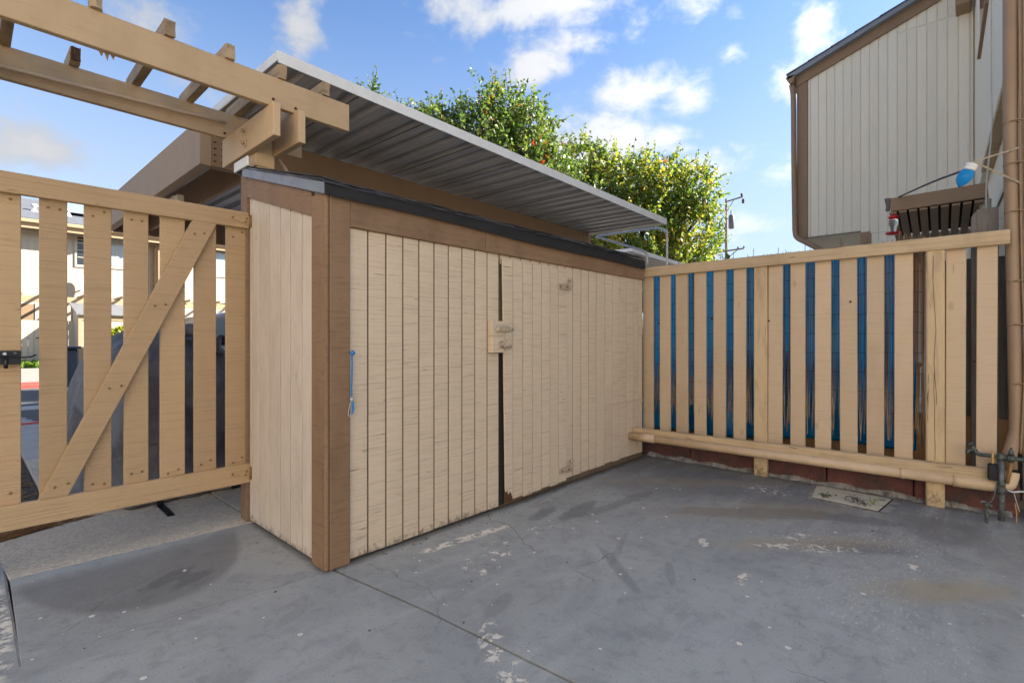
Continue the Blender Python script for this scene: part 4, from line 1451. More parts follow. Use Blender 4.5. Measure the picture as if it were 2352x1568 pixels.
ply3 = tag(box('gap_dark_board', (3.505, -2.015, 0.06), (3.52, 0.12, 0.46), 'plywood', None), 'long low brown board added behind the fence foot to keep the gaps dark', 'board')  # dark sheet added so the gaps below the tarpaulin stay dark
dog = tag(prism('weathered_board', [(3.46, -2.362, 0.06), (3.46, -2.362, 1.985), (3.46, -2.397, 2.036), (3.46, -2.50, 2.036), (3.46, -2.50, 0.06)], (0.02, 0, 0), 'grey_wood', None, 0.003),
          'grey weathered fence board with clipped top corner beside the brown downpipe', 'board')
blk_ = tag(box('dark_panel', (3.60, -2.62, 0.06), (3.62, -2.13, 1.72), 'grey_wood', None), 'dark weathered panel behind the right end of the fence', 'panel')

# red footing under the fence
curb = thing('low_wall', (3.42, -1.2, 0), 'low wall of dark red blocks under the fence', 'wall')
ys = [0.14, -0.42, -1.0, -1.52, -2.06, -2.60]
for a, b in zip(ys, ys[1:]):
    box('block', (3.375 + random.uniform(-0.004, 0.004), b + 0.004, -0.02), (3.475, a - 0.004, 0.215 + random.uniform(-0.006, 0.006)), 'red_curb', curb, 0.008)
# irregular mortar fillet along its foot
vs, fs = [], []
n = 220
for i in range(n + 1):
    yy = 0.0 - 2.56 * i / n
    w = 0.022 + 0.010 * math.sin(i * 0.31) * math.sin(i * 0.13) + random.uniform(-0.005, 0.005)
    hgt = 0.026 + 0.010 * math.sin(i * 0.23 + 1) + random.uniform(-0.004, 0.004)
    vs += [(3.372 - w * 1.8, yy, -0.003), (3.372 - w * 0.8, yy, hgt * 0.55), (3.382, yy, hgt)]
for i in range(n):
    a = i * 3
    for j in (0, 1):
        fs.append((a + j, a + j + 1, a + j + 4, a + j + 3))
rmesh('mortar_fillet', vs, fs, 'mortar', curb)

# drain pipe along the fence foot
hp = thing('drain_pipe', (3.15, -1.2, 0.2), 'tan round drain pipe running along the foot of the fence', 'pipe')
A, B = Vector((2.985, 0.012, 0.245)), Vector((3.262, -2.47, 0.205))
tube('pipe', [A, B], 0.0355, 'tan_pipe', hp, 20)
dirv = (B - A).normalized()
tube('coupling', [A + dirv * 0.11, A + dirv * 0.26], 0.0395, 'tan_pipe', hp, 20)
tube('coupling', [A + dirv * 2.02, A + dirv * 2.045], 0.0385, 'tan_pipe', hp, 20)
tube('elbow', bez([A + dirv * 2.30, A + dirv * 2.44, Vector((3.262, -2.52, 0.215)), Vector((3.275, -2.545, 0.26)), Vector((3.285, -2.55, 0.30))], 5), 0.041, 'tan_pipe', hp, 18)

ds = thing('downpipe', (3.40, -2.55, 0.3), 'brown round downpipe with cables strapped to it at the house corner', 'downpipe')
tube('pipe', [(3.375, -2.545, 7.0), (3.375, -2.552, 2.4), (3.375, -2.572, 1.1), (3.375, -2.578, 0.62), (3.368, -2.575, 0.55), (3.345, -2.562, 0.49), (3.30, -2.545, 0.41), (3.285, -2.545, 0.32)], 0.036,
     'brown_pipe', ds, 16)
for z in (2.55, 2.28, 1.97, 1.52, 1.24, 0.86):
    yc = -2.552 - (2.4 - z) * 0.0155 if z < 2.4 else -2.551
    tube('strap', [(3.375, yc, z - 0.005), (3.375, yc, z + 0.005)], 0.0385, 'cable_brown', ds, 16)
    tube('strap_tie', [(3.345, yc + 0.012, z), (3.325, yc - 0.030, z + 0.004), (3.355, yc - 0.075, z)], 0.004, 'cable_brown', ds, 6)
for i, (dy, dx) in enumerate([(-0.043, -0.012), (-0.052, -0.004), (-0.062, -0.012), (-0.071, 0.004)]):
    tube('cable', bez([(3.36 + dx, -2.545 + dy, 7.0), (3.36 + dx, -2.552 + dy, 2.4), (3.362 + dx, -2.572 + dy, 1.1), (3.35 + dx, -2.565 + dy, 0.7), (3.33 + dx, -2.56 + dy * 0.8, 0.42)], 5),
         0.006, 'cable_brown', ds, 8)

# utility box lid in the floor
lid = thing('access_lid', (3.06, -1.72, 0), 'pale concrete access lid set in the floor below the fence', 'lid')
prism('frame', [(2.885, -1.48, 0.0), (3.325, -1.43, 0.0), (3.285, -2.02, 0.0), (2.835, -1.955, 0.0)], (0, 0, 0.004), 'mortar', lid, 0.001)
prism('lid', [(2.935, -1.51, 0.004), (3.285, -1.475, 0.004), (3.245, -1.945, 0.004), (2.89, -1.905, 0.004)], (0, 0, 0.005), 'lid_concrete', lid, 0.002)
prism('gap', [(2.886, -1.9065, 0.0042), (3.248, -1.9465, 0.0042), (3.247, -1.955, 0.0042), (2.885, -1.915, 0.0042)], (0, 0, 0.0016), 'dark_gap', lid)
bm = bmesh.new()
for i in range(150):
    cx, cy = random.choice([(3.02, -1.57), (2.98, -1.80), (3.10, -1.72), (3.05, -1.77)])
    px, py = cx + random.gauss(0, 0.03), cy + random.gauss(0, 0.03)
    a = random.uniform(0, 6.3)
    s = random.uniform(0.005, 0.012)
    vv = [bm.verts.new((px + s * math.cos(a + q), py + s * math.sin(a + q), 0.010 + random.uniform(0, 0.006))) for q in (0, 2.0, 3.6)]
    bm.faces.new(vv)
lf = link_mesh('dry_leaves', bm_mesh(bm, 'dry_leaves'), 'gravel_soil', lid)
lf['kind'] = 'stuff'


def tinted(o, n_per, vals):
    at = o.data.attributes.new('tint', 'FLOAT', 'FACE')
    at.data.foreach_set('value', np.repeat(np.asarray(vals, dtype=np.float32), n_per))


bm = bmesh.new()
cnt = 0
for (cx, cy), k_ in (((2.955, -1.58), 4), ((3.02, -1.86), 4)):
    for i in range(k_):
        a = random.uniform(0, 6.3)
        L = random.uniform(0.05, 0.12)
        w = 0.003
        d = Vector((math.cos(a), math.sin(a), 0))
        s = Vector((-d.y, d.x, 0)) * w
        b0 = Vector((cx, cy, 0.008))
        m1 = b0 + d * L * 0.5 + Vector((0, 0, L * 0.35))
        e1 = b0 + d * L + Vector((0, 0, L * 0.22))
        v_ = [bm.verts.new(q) for q in (b0 - s, b0 + s, m1 + s, m1 - s, e1)]
        bm.faces.new(v_[:4])
        bm.faces.new((v_[3], v_[2], v_[4]))
        cnt += 1
wd = link_mesh('grass_weeds', bm_mesh(bm, 'grass_weeds'), 'grass_blade')
tinted(wd, 2, np.linspace(0, 1, cnt))
wd['kind'] = 'stuff'

# standpipe with tap, lock box and the small pipe beside it
st = thing('standpipe', (3.214, -2.505, 0), 'old galvanised standpipe with brass tap at the house corner', 'standpipe')
tube('riser', [(3.214, -2.505, -0.01), (3.212, -2.504, 0.13), (3.211, -2.503, 0.41)], 0.0165, 'old_steel', st, 14)
lathe('coupling', [(0.019, 0), (0.023, 0.006), (0.023, 0.04), (0.019, 0.046)], (3.212, -2.504, 0.165), 'old_brass', st, 14)
lathe('coupling', [(0.018, 0), (0.021, 0.004), (0.021, 0.03), (0.018, 0.034)], (3.212, -2.504, 0.215), 'old_brass', st, 14)
tube('cross_pipe', [(3.21, -2.40, 0.402), (3.21, -2.47, 0.404), (3.21, -2.52, 0.402), (3.215, -2.625, 0.398)], 0.0125, 'old_brass', st, 12)
lathe('tee', [(0.016, -0.022), (0.019, -0.018), (0.019, 0.018), (0.016, 0.022)], (3.21, -2.503, 0.403), 'old_brass', st, 12)
lathe('valve', [(0.018, -0.02), (0.026, -0.012), (0.026, 0.012), (0.018, 0.02)], (3.212, -2.548, 0.402), 'old_brass', st, 10, (0, 1, 0))
lathe('valve_bonnet', [(0.013, 0), (0.013, 0.030), (0.007, 0.036), (0.007, 0.05)], (3.205, -2.548, 0.418), 'old_brass', st, 10)
tp = tube('tap_body', bez([(3.21, -2.425, 0.402), (3.21, -2.395, 0.408), (3.208, -2.378, 0.435), (3.206, -2.365, 0.455)], 4), [0.012] * 12 + [0.010], 'old_brass', st, 12)
tube('tap_spout', bez([(3.208, -2.372, 0.43), (3.203, -2.352, 0.425), (3.198, -2.343, 0.405)], 4), 0.010, 'old_brass', st, 10)
lathe('tap_handle', [(0.006, 0), (0.022, 0.004), (0.024, 0.010), (0.010, 0.014)], (3.205, -2.362, 0.462), 'old_brass', st, 7, (-0.2, 0.5, 0.9))
tube('drain_cock', bez([(3.205, -2.53, 0.20), (3.198, -2.555, 0.195), (3.20, -2.585, 0.203), (3.205, -2.612, 0.207)], 4), 0.007, 'galvanised', st, 8)
tube('rusty_stub', [(3.214, -2.552, 0.392), (3.216, -2.540, 0.30), (3.216, -2.530, 0.24)], 0.010, 'screw_rust', st, 8)
tube('wire', bez([(3.19, -2.56, 0.19), (3.185, -2.575, 0.12), (3.19, -2.585, 0.08)], 4), 0.0025, 'rope_grey', st, 6)
tube('wire', bez([(3.19, -2.565, 0.13), (3.19, -2.572, 0.06), (3.195, -2.570, 0.0)], 4), 0.0025, 'handle_tan', st, 6)
lb = thing('lock_box', (3.20, -2.463, 0.26), 'black lock box with tan loop hung on the standpipe tap', 'lock box')
box('case', (3.182, -2.488, 0.252), (3.212, -2.440, 0.360), 'black_metal', lb, 0.008)
tube('shackle', bez([(3.197, -2.464, 0.350), (3.188, -2.464, 0.39), (3.188, -2.464, 0.412), (3.205, -2.464, 0.423), (3.224, -2.464, 0.412), (3.224, -2.464, 0.39), (3.208, -2.464, 0.350)], 4), 0.0065, 'handle_tan', lb, 8)
sp = thing('hose_bib', (3.10, -2.435, 0), 'short rusty stub pipe with small valve beside the standpipe', 'valve')
tube('stem', [(3.10, -2.435, -0.01), (3.10, -2.434, 0.10)], [0.0085, 0.0085], 'old_steel', sp, 10)
lathe('ring', [(0.012, 0), (0.014, 0.003), (0.014, 0.010), (0.012, 0.013)], (3.10, -2.434, 0.060), 'old_brass', sp, 12)
lathe('valve_body', [(0.010, 0), (0.014, 0.006), (0.014, 0.026), (0.009, 0.034)], (3.10, -2.434, 0.095), 'old_brass', sp, 10)
tube('valve_lever', bez([(3.10, -2.434, 0.122), (3.098, -2.42, 0.132), (3.095, -2.405, 0.122)], 4), 0.006, 'old_steel', sp, 8)
tube('valve_cap', [(3.10, -2.436, 0.112), (3.09, -2.458, 0.112)], 0.010, 'old_brass', sp, 10)
tube('wire', bez([(3.10, -2.436, 0.125), (3.12, -2.46, 0.14), (3.17, -2.475, 0.19), (3.195, -2.485, 0.25)], 5), 0.003, 'old_steel', sp, 6)

# ------------------------------------------------------------------ house: the wing across, the long wall and the overhang
house = thing('townhouse', (9.5, -2.4, 0), 'two storey cream board townhouse with brown trim and overhanging wing on the right', 'house')
XW = 9.5


def rake_z(y):                    # underside of the rake board on the wing
    return 5.985 + (-0.05 - y) * 0.335


yb = [-0.1005, -0.152] + [-0.152 - 0.1294 * i for i in range(1, 18)]
yb = [v for v in yb if v > -2.36] + [-2.372]
for a, b in zip(yb, yb[1:]):
    zlo = 3.062 if b > -1.0 else 2.2
    zl = 3.062
    jt = 6.31
    if b < -0.955:
        zl = 0.1
    ga, gb = a - 0.005, b + 0.005
    if b > -1.5:
        prism('siding_board', [(XW, ga, zl), (XW, gb, zl), (XW, gb, rake_z(gb) + 0.02), (XW, ga, rake_z(ga) + 0.02)], (0.02, 0, 0), 'house_siding', house, 0.003)
    else:
        prism('siding_board', [(XW, ga, zl), (XW, gb, zl), (XW, gb, jt), (XW, ga, jt)], (0.02, 0, 0), 'house_siding', house, 0.003)
        if rake_z(ga) > jt + 0.05:
            prism('siding_board', [(XW, ga, jt + 0.035), (XW, gb, jt + 0.035), (XW, gb, rake_z(gb) + 0.02), (XW, ga, rake_z(ga) + 0.02)], (0.02, 0, 0), 'house_siding', house, 0.003)
prism('wing_core', [(XW + 0.012, -0.09, 3.07), (XW + 0.012, -9.0, 3.07), (XW + 0.012, -9.0, rake_z(-5.5)), (XW + 0.012, -5.5, rake_z(-5.5)), (XW + 0.012, -0.09, rake_z(-0.09))], (6, 0, 0), 'house_siding', house, 0)
box('lower_wall', (XW + 0.012, -9.0, 0.06), (XW + 6, -0.99, 3.06), 'house_siding', house, 0)
box('soffit', (XW + 0.002, -0.985, 3.035), (XW + 3.4, -0.02, 3.058), 'soffit_grey', house, 0.002)
box('band_board', (XW - 0.004, -2.37, 2.985), (XW - 0.0005, -1.08, 3.004), 'white_pipe', house, 0)
box('corner_board', (XW - 0.022, -0.102, 3.05), (XW + 0.10, 0.075, 5.995), 'house_brown', house, 0.004)
box('corner_board', (XW - 0.018, -1.07, 0.06), (XW - 0.001, -0.93, 3.032), 'house_brown', house, 0.004)
prism('rake_board', [(XW - 0.045, 0.08, rake_z(0.08)), (XW - 0.045, -5.5, rake_z(-5.5)), (XW - 0.045, -5.5, rake_z(-5.5) + 0.20), (XW - 0.045, 0.08, rake_z(0.08) + 0.20)], (0.04, 0, 0),
      'house_brown', house, 0.004)
rf = prism('roof', [(XW - 0.16, 0.20, rake_z(0.20) + 0.17), (XW - 0.16, -5.5, rake_z(-5.5) + 0.205), (XW - 0.16, -5.5, rake_z(-5.5) + 0.30), (XW - 0.16, 0.20, rake_z(0.20) + 0.25)], (6.2, 0, 0),
           'roof_edge', house, 0)
for i in range(14):
    y0 = 0.22 - i * 0.36
    prism('shingle_course', [(XW - 0.175, y0, rake_z(y0) + 0.255), (XW - 0.175, y0 - 0.40, rake_z(y0 - 0.40) + 0.262), (XW - 0.175, y0 - 0.40, rake_z(y0 - 0.40) + 0.275),
                             (XW - 0.175, y0, rake_z(y0) + 0.285)], (6.2, 0, 0), 'far_shingle', rf, 0)
gt = prism('gutter', [(XW - 0.16, 0.075, 6.13), (XW - 0.16, 0.11, 5.99), (XW - 0.16, 0.17, 5.985), (XW - 0.16, 0.235, 6.10), (XW - 0.16, 0.22, 6.13)], (6.1, 0, 0), 'house_brown', house, 0.004)
tube('downspout', bez([(XW - 0.06, 0.155, 5.99), (XW - 0.06, 0.125, 5.7), (XW - 0.06, 0.115, 4.5), (XW - 0.06, 0.10, 3.4), (XW - 0.06, 0.095, 3.2), (XW - 0.06, 0.06, 3.07), (XW - 0.06, -0.1, 2.95),
                       (XW - 0.05, -0.42, 2.72), (XW - 0.05, -0.75, 2.48), (XW - 0.05, -0.95, 2.2), (XW - 0.05, -0.98, 1.0), (XW - 0.05, -0.98, 0.06)], 4), 0.048, 'brown_pipe', house, 10)
box('outlooker', (XW - 0.36, -2.36, 6.30), (XW + 0.01, -2.19, 6.56), 'house_brown', house, 0.006)
box('corner_board', (XW - 0.03, -2.392, 0.06), (XW + 0.005, -2.374, 7.2), 'house_siding', house, 0.003)

# long wall beside the patio, slightly skewed to the fence line; upper floor oversails
SK = 0.034


def sk(x, off=0.0):
    return -2.62 + SK * (x - 3.48) - off


def skew_wall(nm, x0, x1, z0, z1, off, th, mat, par=house, bev=0):
    return prism(nm, [(x0, sk(x0, off), z0), (x1, sk(x1, off), z0), (x1, sk(x1, off) - th, z0), (x0, sk(x0, off) - th, z0)], (0, 0, z1 - z0), mat, par, bev)


skew_wall('upper_wall', 3.40, 9.49, 3.30, 7.3, 0.0, 0.25, 'house_wall_siding')
skew_wall('lower_wall', 3.44, 9.49, 0.06, 3.298, 0.085, 0.2, 'house_wall_siding')
skew_wall('drip_trim', 3.40, 7.56, 3.268, 3.33, -0.018, 0.10, 'rail_paint', bev=0.004)
box('end_wall', (3.405, -7.4, 0.0), (3.43, -2.665, 3.296), 'house_end_siding', house, 0.003)
box('end_wall', (3.392, -7.4, 3.301), (3.43, -2.875, 7.3), 'house_end_siding', house, 0.003)
box('corner_board', (3.398, -2.672, 0.12), (3.44, -2.612, 3.262), 'house_brown', house, 0.004)
box('end_board', (3.386, -2.86, 0.13), (3.403, -2.680, 3.29), 'house_siding', house, 0.003)
w1 = skew_wall('window', 6.59, 8.0, 4.98, 6.3, -0.012, 0.03, 'window_dark')
skew_wall('window_sill', 6.55, 8.05, 4.93, 4.975, -0.035, 0.06, 'house_brown', w1)
w2 = skew_wall('window', 5.55, 6.62, 1.2, 2.62, 0.072, 0.03, 'window_dark')
skew_wall('window_frame', 5.50, 6.67, 2.625, 2.68, 0.06, 0.04, 'white_pipe', w2)
prism('main_roof', [(3.0, -2.30, 7.10), (3.0, -5.0, 8.3), (3.0, -7.8, 7.1), (3.0, -7.8, 6.9), (3.0, -2.30, 6.95)], (6.4, 0, 0), 'far_shingle', house, 0)
box('back_wall', (3.43, -7.6, 0.0), (9.49, -7.41, 7.3), 'house_siding', house, 0)
tube('wall_cable', bez([(5.9, sk(5.9) + 0.02, 7.2), (5.9, sk(5.9) + 0.02, 4.0), (5.8, sk(5.8) + 0.02, 3.3), (5.55, -2.49, 2.85), (5.5, -2.475, 2.6), (5.5, -2.475, 2.2)], 5), 0.007, 'white_pipe', house, 6)
tube('vent_pipe', [(5.62, -2.47, 2.53), (5.62, -2.47, 2.0)], 0.045, 'white_pipe', house, 14)

nb_ = thing('bounce_light_house', (-8.0, -6.5, 0), 'unseen cream two storey house added left of the patio to bounce sunlight', 'house')  # added out of view as a sunlit surface for warm bounce light
box('wall', (-11.0, -14.0, 0.0), (-4.8, 0.3, 6.0), 'porch_wall', nb_, 0)
prism('roof', [(-11.5, -14.5, 5.98), (-4.4, -14.5, 5.98), (-4.4, -14.5, 6.1), (-7.9, -14.5, 7.6), (-11.5, -14.5, 6.1)], (0, 15.2, 0), 'far_shingle', nb_, 0)
for q in (-8.0, -3.2):
    w_ = box('window', (-4.8, q, 3.6), (-4.75, q + 1.6, 4.9), 'far_white', nb_, 0)
    box('pane', (-4.749, q + 0.1, 3.7), (-4.74, q + 1.5, 4.8), 'far_glass', w_, 0)

# slatted awning of the neighbouring entry
aw = thing('slatted_awning', (6.1, -2.1, 2.5), 'brown slatted awning over the neighbouring entry beside the wing', 'awning')
prism('front_beam', [(5.50, -1.728, 2.515), (5.545, -1.728, 2.515), (5.545, -1.715, 2.66), (5.50, -1.715, 2.66)], (0, -0.765, 0.012), 'house_brown', aw, 0.004)
bm = bmesh.new()
rough_end(bm, 5.495, 5.548, -1.722, -1.680, 2.53, 2.665, 0.012, 0.008, 5)
link_mesh('split_end', bm_mesh(bm, 'split_end'), 'grey_wood', aw)
for i in range(9):
    yc = -1.748 - i * 0.0845
    beam('slat', (5.50, yc, 2.500), (6.62, yc + 0.035, 2.372), 0.064, 0.022, 'house_brown', aw, bev=0.002)
prism('deck', [(5.546, -1.72, 2.565), (6.65, -1.685, 2.45), (6.65, -1.685, 2.47), (5.546, -1.72, 2.585)], (0, -0.76, 0), 'dark_gap', aw, 0)
for i in range(8):
    yc = -1.79 - i * 0.0845 + 0.034
    box('slat_stub', (6.60, yc - 0.008, 2.37), (6.66, yc + 0.010, 2.42), 'house_siding', aw, 0.001)
for y_ in (-1.74, -2.44):
    box('bracket', (6.66, y_ - 0.02, 2.40), (9.48, y_ + 0.02, 2.47), 'house_brown', aw, 0.002)

# hummingbird feeder on the beam end
fd = thing('bird_feeder', (5.46, -1.757, 2.26), 'glass hummingbird feeder with red cap and red dish hanging from the awning', 'bird feeder')
FX, FY = 5.46, -1.757
tube('hook', bez([(FX, FY, 2.470), (FX, FY - 0.004, 2.50), (FX + 0.02, FY, 2.53)], 4), 0.003, 'old_steel', fd, 6)
lathe('cap', [(0.020, 0), (0.038, 0.004), (0.046, 0.018), (0.050, 0.03), (0.036, 0.034), (0.030, 0.046), (0.008, 0.05)], (FX, FY, 2.420), 'red_plastic', fd, 12)
lathe('bottle', [(0.026, 0.0), (0.026, 0.03), (0.030, 0.055), (0.042, 0.085), (0.044, 0.11), (0.040, 0.13), (0.036, 0.138)], (FX, FY, 2.283), 'clear_glass', fd, 16)
lathe('dish', [(0.020, 0.0), (0.055, 0.002), (0.076, 0.014), (0.078, 0.020), (0.050, 0.026), (0.028, 0.030)], (FX, FY, 2.258), 'red_plastic', fd, 16)

# giant blue bulb on cords
bl = thing('bulb_ornament', (3.2, -2.33, 2.28), 'large blue christmas bulb ornament hanging from crossed cords', 'ornament')
bt_, bb_ = Vector((3.2, -2.369, 2.285)), Vector((3.2, -2.305, 2.150))
ax = (bb_ - bt_).normalized()
lathe('bulb', [(0.026, 0.040), (0.034, 0.052), (0.041, 0.072), (0.043, 0.090), (0.038, 0.112), (0.026, 0.134), (0.012, 0.150), (0.002, 0.157)], bt_ - ax * 0.005, 'blue_bulb_plastic', bl, 24, ax)
lathe('collar', [(0.020, -0.004), (0.031, 0.0), (0.035, 0.012), (0.035, 0.022), (0.0335, 0.024), (0.035, 0.026), (0.035, 0.034), (0.032, 0.042)], bt_, 'white_plastic', bl, 24, ax)
tube('hanger', [bt_ + Vector((0, 0, -0.002)), bt_ + Vector((0, -0.004, 0.016))], 0.003, 'rope_grey', bl, 6)
cd = thing('webbing_cord', (3.3, -2.45, 2.3), 'tan webbing cords stretched from the house wall to the blue bulb', 'cord')
beam('strand', (3.20, -2.345, 2.292), (3.39, -2.66, 2.40), 0.010, 0.004, 'strap_webbing', cd, up=(1, 0, 0.2), bev=0)
beam('strand', (3.20, -2.376, 2.298), (3.39, -2.66, 2.105), 0.010, 0.004, 'strap_webbing', cd, up=(1, 0, 0.2), bev=0)
beam('strand', (3.20, -2.330, 2.290), (3.21, -2.410, 2.306), 0.008, 0.004, 'strap_webbing', cd, up=(1, 0, 0.2), bev=0)
tube('strand', bez([(3.22, -2.372, 2.268), (4.2, -2.13, 2.45), (5.5, -1.80, 2.66)], 4), 0.008, 'wire_black', cd, 6)

# ------------------------------------------------------------------ plants behind the fence


def leaves_mesh(name, pos, dirs, size, tint, mat, parent, fold=0.25):
    """pos, dirs (n,3): one folded pointed leaf each"""
    n = len(pos)
    up = RNG.normal(size=(n, 3))
    side = np.cross(dirs, up)
    side /= np.linalg.norm(side, axis=1)[:, None] + 1e-9
    nrm = np.cross(side, dirs)
    s = np.asarray(size).reshape(-1, 1)
    L, W = s, s * 0.30
    mid = pos + dirs * L * 0.45 - nrm * L * 0.05
    tip = pos + dirs * L - nrm * L * 0.22
    a = mid + side * W + nrm * W * fold
    b = mid - side * W + nrm * W * fold
    V = np.stack([pos, a, tip, b, mid], axis=1).reshape(-1, 3)
    base = np.arange(n)[:, None] * 5
    F = np.stack([base + np.array([0, 4, 1]), base + np.array([1, 4, 2]), base + np.array([0, 3, 4]), base + np.array([3, 2, 4])], axis=1).reshape(-1, 3)
    me = bpy.data.meshes.new(name)
    me.vertices.add(len(V))
    me.vertices.foreach_set('co', V.astype(np.float32).ravel())
    me.loops.add(len(F) * 3)
    me.loops.foreach_set('vertex_index', F.astype(np.int32).ravel())
    me.polygons.add(len(F))
    me.polygons.foreach_set('loop_start', np.arange(0, len(F) * 3, 3, dtype=np.int32))
    me.update(calc_edges=True)
    me.validate()
    o = link_mesh(name, me, mat, parent)
    at = me.attributes.new('tint', 'FLOAT', 'FACE')
    at.data.foreach_set('value', np.repeat(np.asarray(tint, dtype=np.float32), 4))
    o['kind'] = 'stuff'
    return o


def make_tree(base, label, blobs, n_shoot, leaf, mat, yellow, trunk_r, seed):
    """blobs: (centre, radii); shoots start inside the blobs and reach out and up, carrying hanging leaves"""
    rg = np.random.default_rng(seed)
    base = Vector(base)
    t = thing('tree', base, label, 'tree')
    cen = np.array([b[0] for b in blobs], dtype=float)
    rad = np.array([b[1] for b in blobs], dtype=float)
    wt = rad.prod(axis=1) ** (2 / 3)
    wt /= wt.sum()
    # trunk and limbs
    bm = bmesh.new()
    top = Vector(cen.mean(axis=0))
    fork = base + (top - base) * 0.38
    fork.x = base.x * 0.7 + top.x * 0.3
    fork.y = base.y * 0.7 + top.y * 0.3
    bm_tube(bm, bez([base, base + (fork - base) * 0.5 + Vector((0.05, -0.04, 0)), fork], 4), [trunk_r * (1 - 0.04 * i) for i in range(9)], 10)
    link_mesh('trunk', bm_mesh(bm, 'trunk'), 'bark', t, True)
    bm = bmesh.new()
    limb_pts = []
    for c, r in blobs:
        c = Vector(c)
        m = fork + (c - fork) * 0.5 + Vector(rg.normal(size=3) * 0.15)
        pts = bez([fork, m, c], 4)
        bm_tube(bm, pts, [trunk_r * 0.55 * (1 - 0.085 * i) for i in range(len(pts))], 7)
        for q in range(7):
            d = Vector(rg.normal(size=3))
            d.normalize()
            e = c + Vector((d.x * r[0], d.y * r[1], abs(d.z) * r[2])) * 0.75
            s0 = pts[3 + (q % 5)]
            p2 = bez([s0, s0 + (e - s0) * 0.5 + Vector(rg.normal(size=3) * 0.12), e], 3)
            bm_tube(bm, p2, [trunk_r * 0.22 * (1 - 0.12 * i) for i in range(len(p2))], 5)
            limb_pts.append(e)
    link_mesh('limbs', bm_mesh(bm, 'limbs'), 'bark', t, True)
    P, D, S, T = [], [], [], []
    bm = bmesh.new()
    for i in range(n_shoot):
        b = rg.choice(len(blobs), p=wt)
        d = rg.normal(size=3)
        d /= np.linalg.norm(d)
        f = rg.uniform(0.45, 1.0) ** 0.6
        p0 = cen[b] + d * rad[b] * f
        out = d * np.array([1, 1, 0.6]) + np.array([0, 0, 0.75]) + rg.normal(size=3) * 0.35
        out /= np.linalg.norm(out)
        L = rg.uniform(0.22, 0.55) * (rg.choice([1.0, 1.2, 1.7], p=[0.6, 0.3, 0.1]) if f > 0.85 and d[2] > 0.1 else 1.0)
        nl = int(L / (leaf * 0.42)) + 2
        bend = rg.normal(size=3) * 0.12
        patch = 0.5 + 0.5 * math.sin(p0[0] * 2.3 + 1.1) * math.sin(p0[1] * 2.0 + p0[2] * 2.6)
        hue = rg.normal(0.26, 0.12) + (0.34 if rg.random() < yellow * (0.3 + 1.2 * patch) else 0)
        if rg.random() < 0.05:
            hue += 0.22
        pv = [Vector(p0), Vector(p0 + out * L * 0.5 + bend * L * 0.5), Vector(p0 + out * L + bend * L)]
        if i % 2 == 0:
            bm_tube(bm, pv, [0.010, 0.007, 0.003], 3, False)
        for j in range(nl):
            u = (j + rg.random()) / nl
            pos = p0 + out * L * u + bend * L * u
            ld = rg.normal(size=3) * 0.8 + out * 0.35 + np.array([0, 0, -0.75])
            ld /= np.linalg.norm(ld)
            P.append(pos)
            D.append(ld)
            S.append(leaf * rg.uniform(0.7, 1.25) * (1.15 - 0.5 * u))
            T.append(hue + rg.normal(0, 0.10) + (0.35 if rg.random() < 0.018 else 0))
    link_mesh('twigs', bm_mesh(bm, 'twigs'), 'bark', t)['kind'] = 'stuff'
    leaves_mesh('crown', np.array(P), np.array(D), np.array(S), np.clip(T, 0, 1), mat, t)
    return t


make_tree((7.6, 7.2, 0), 'green tree with scattered red leaves rising behind the long carport roof',
          [((7.54, 5.86, 6.60), (0.50, 0.50, 0.55)), ((7.1, 6.33, 5.75), (0.95, 0.95, 0.90)), ((6.4, 7.05, 5.75), (0.85, 0.85, 0.80)), ((5.75, 7.8, 6.30), (0.38, 0.38, 0.40)),
           ((5.40, 8.25, 6.95), (0.14, 0.14, 0.25)), ((7.95, 5.45, 6.15), (0.55, 0.55, 0.60)), ((7.6, 5.9, 5.0), (1.2, 1.2, 1.2)), ((8.3, 5.2, 4.8), (0.75, 0.75, 0.9)), ((5.9, 7.6, 5.4), (0.7, 0.7, 0.7))],
          2500, 0.125, 'leaf_green', 0.30, 0.17, 5)
make_tree((12.6, 5.0, 0), 'broad yellow green tree beside the utility pole',
          [((11.29, 6.19, 6.30), (0.70, 0.70, 0.75)), ((12.0, 5.45, 5.50), (1.05, 1.05, 1.0)), ((12.7, 4.65, 5.50), (1.0, 1.0, 1.05)), ((13.35, 3.9, 5.40), (0.85, 0.85, 0.95)), ((13.35, 3.9, 4.25), (0.95, 0.95, 1.0)),
           ((12.3, 5.1, 4.2), (1.4, 1.4, 1.2)), ((11.4, 6.1, 4.9), (1.2, 1.2, 1.2)), ((10.8, 6.7, 5.3), (0.75, 0.75, 0.8)), ((12.9, 4.4, 3.3), (1.3, 1.3, 0.8))],
          3900, 0.14, 'leaf_yellow', 0.6, 0.2, 9)


def shrub(base, label, h, n, leaf, mat, r, group=None):
    t = thing('shrub', base, label, 'shrub', group)
    P, D = [], []
    bm = bmesh.new()
    for i in range(6):
        a = RNG.uniform(0, 6.3)
        tp_ = Vector(base) + Vector((math.cos(a) * r * 0.7, math.sin(a) * r * 0.7, h * RNG.uniform(0.7, 1)))
        bm_tube(bm, [Vector(base), tp_], [0.01, 0.005], 5)
        for j in range(n // 6):
            u = RNG.uniform(0.35, 1.05)
            P.append(np.array(Vector(base).lerp(tp_, u)) + RNG.normal(size=3) * r * 0.25)
            d = RNG.normal(size=3) + np.array([0, 0, 0.6])
            D.append(d / np.linalg.norm(d))
    link_mesh('stem', bm_mesh(bm, 'stem'), 'bark', t)
    leaves_mesh('foliage', np.array(P), np.array(D), RNG.uniform(0.7, 1.3, len(P)) * leaf, RNG.random(len(P)), mat, t)
    return t


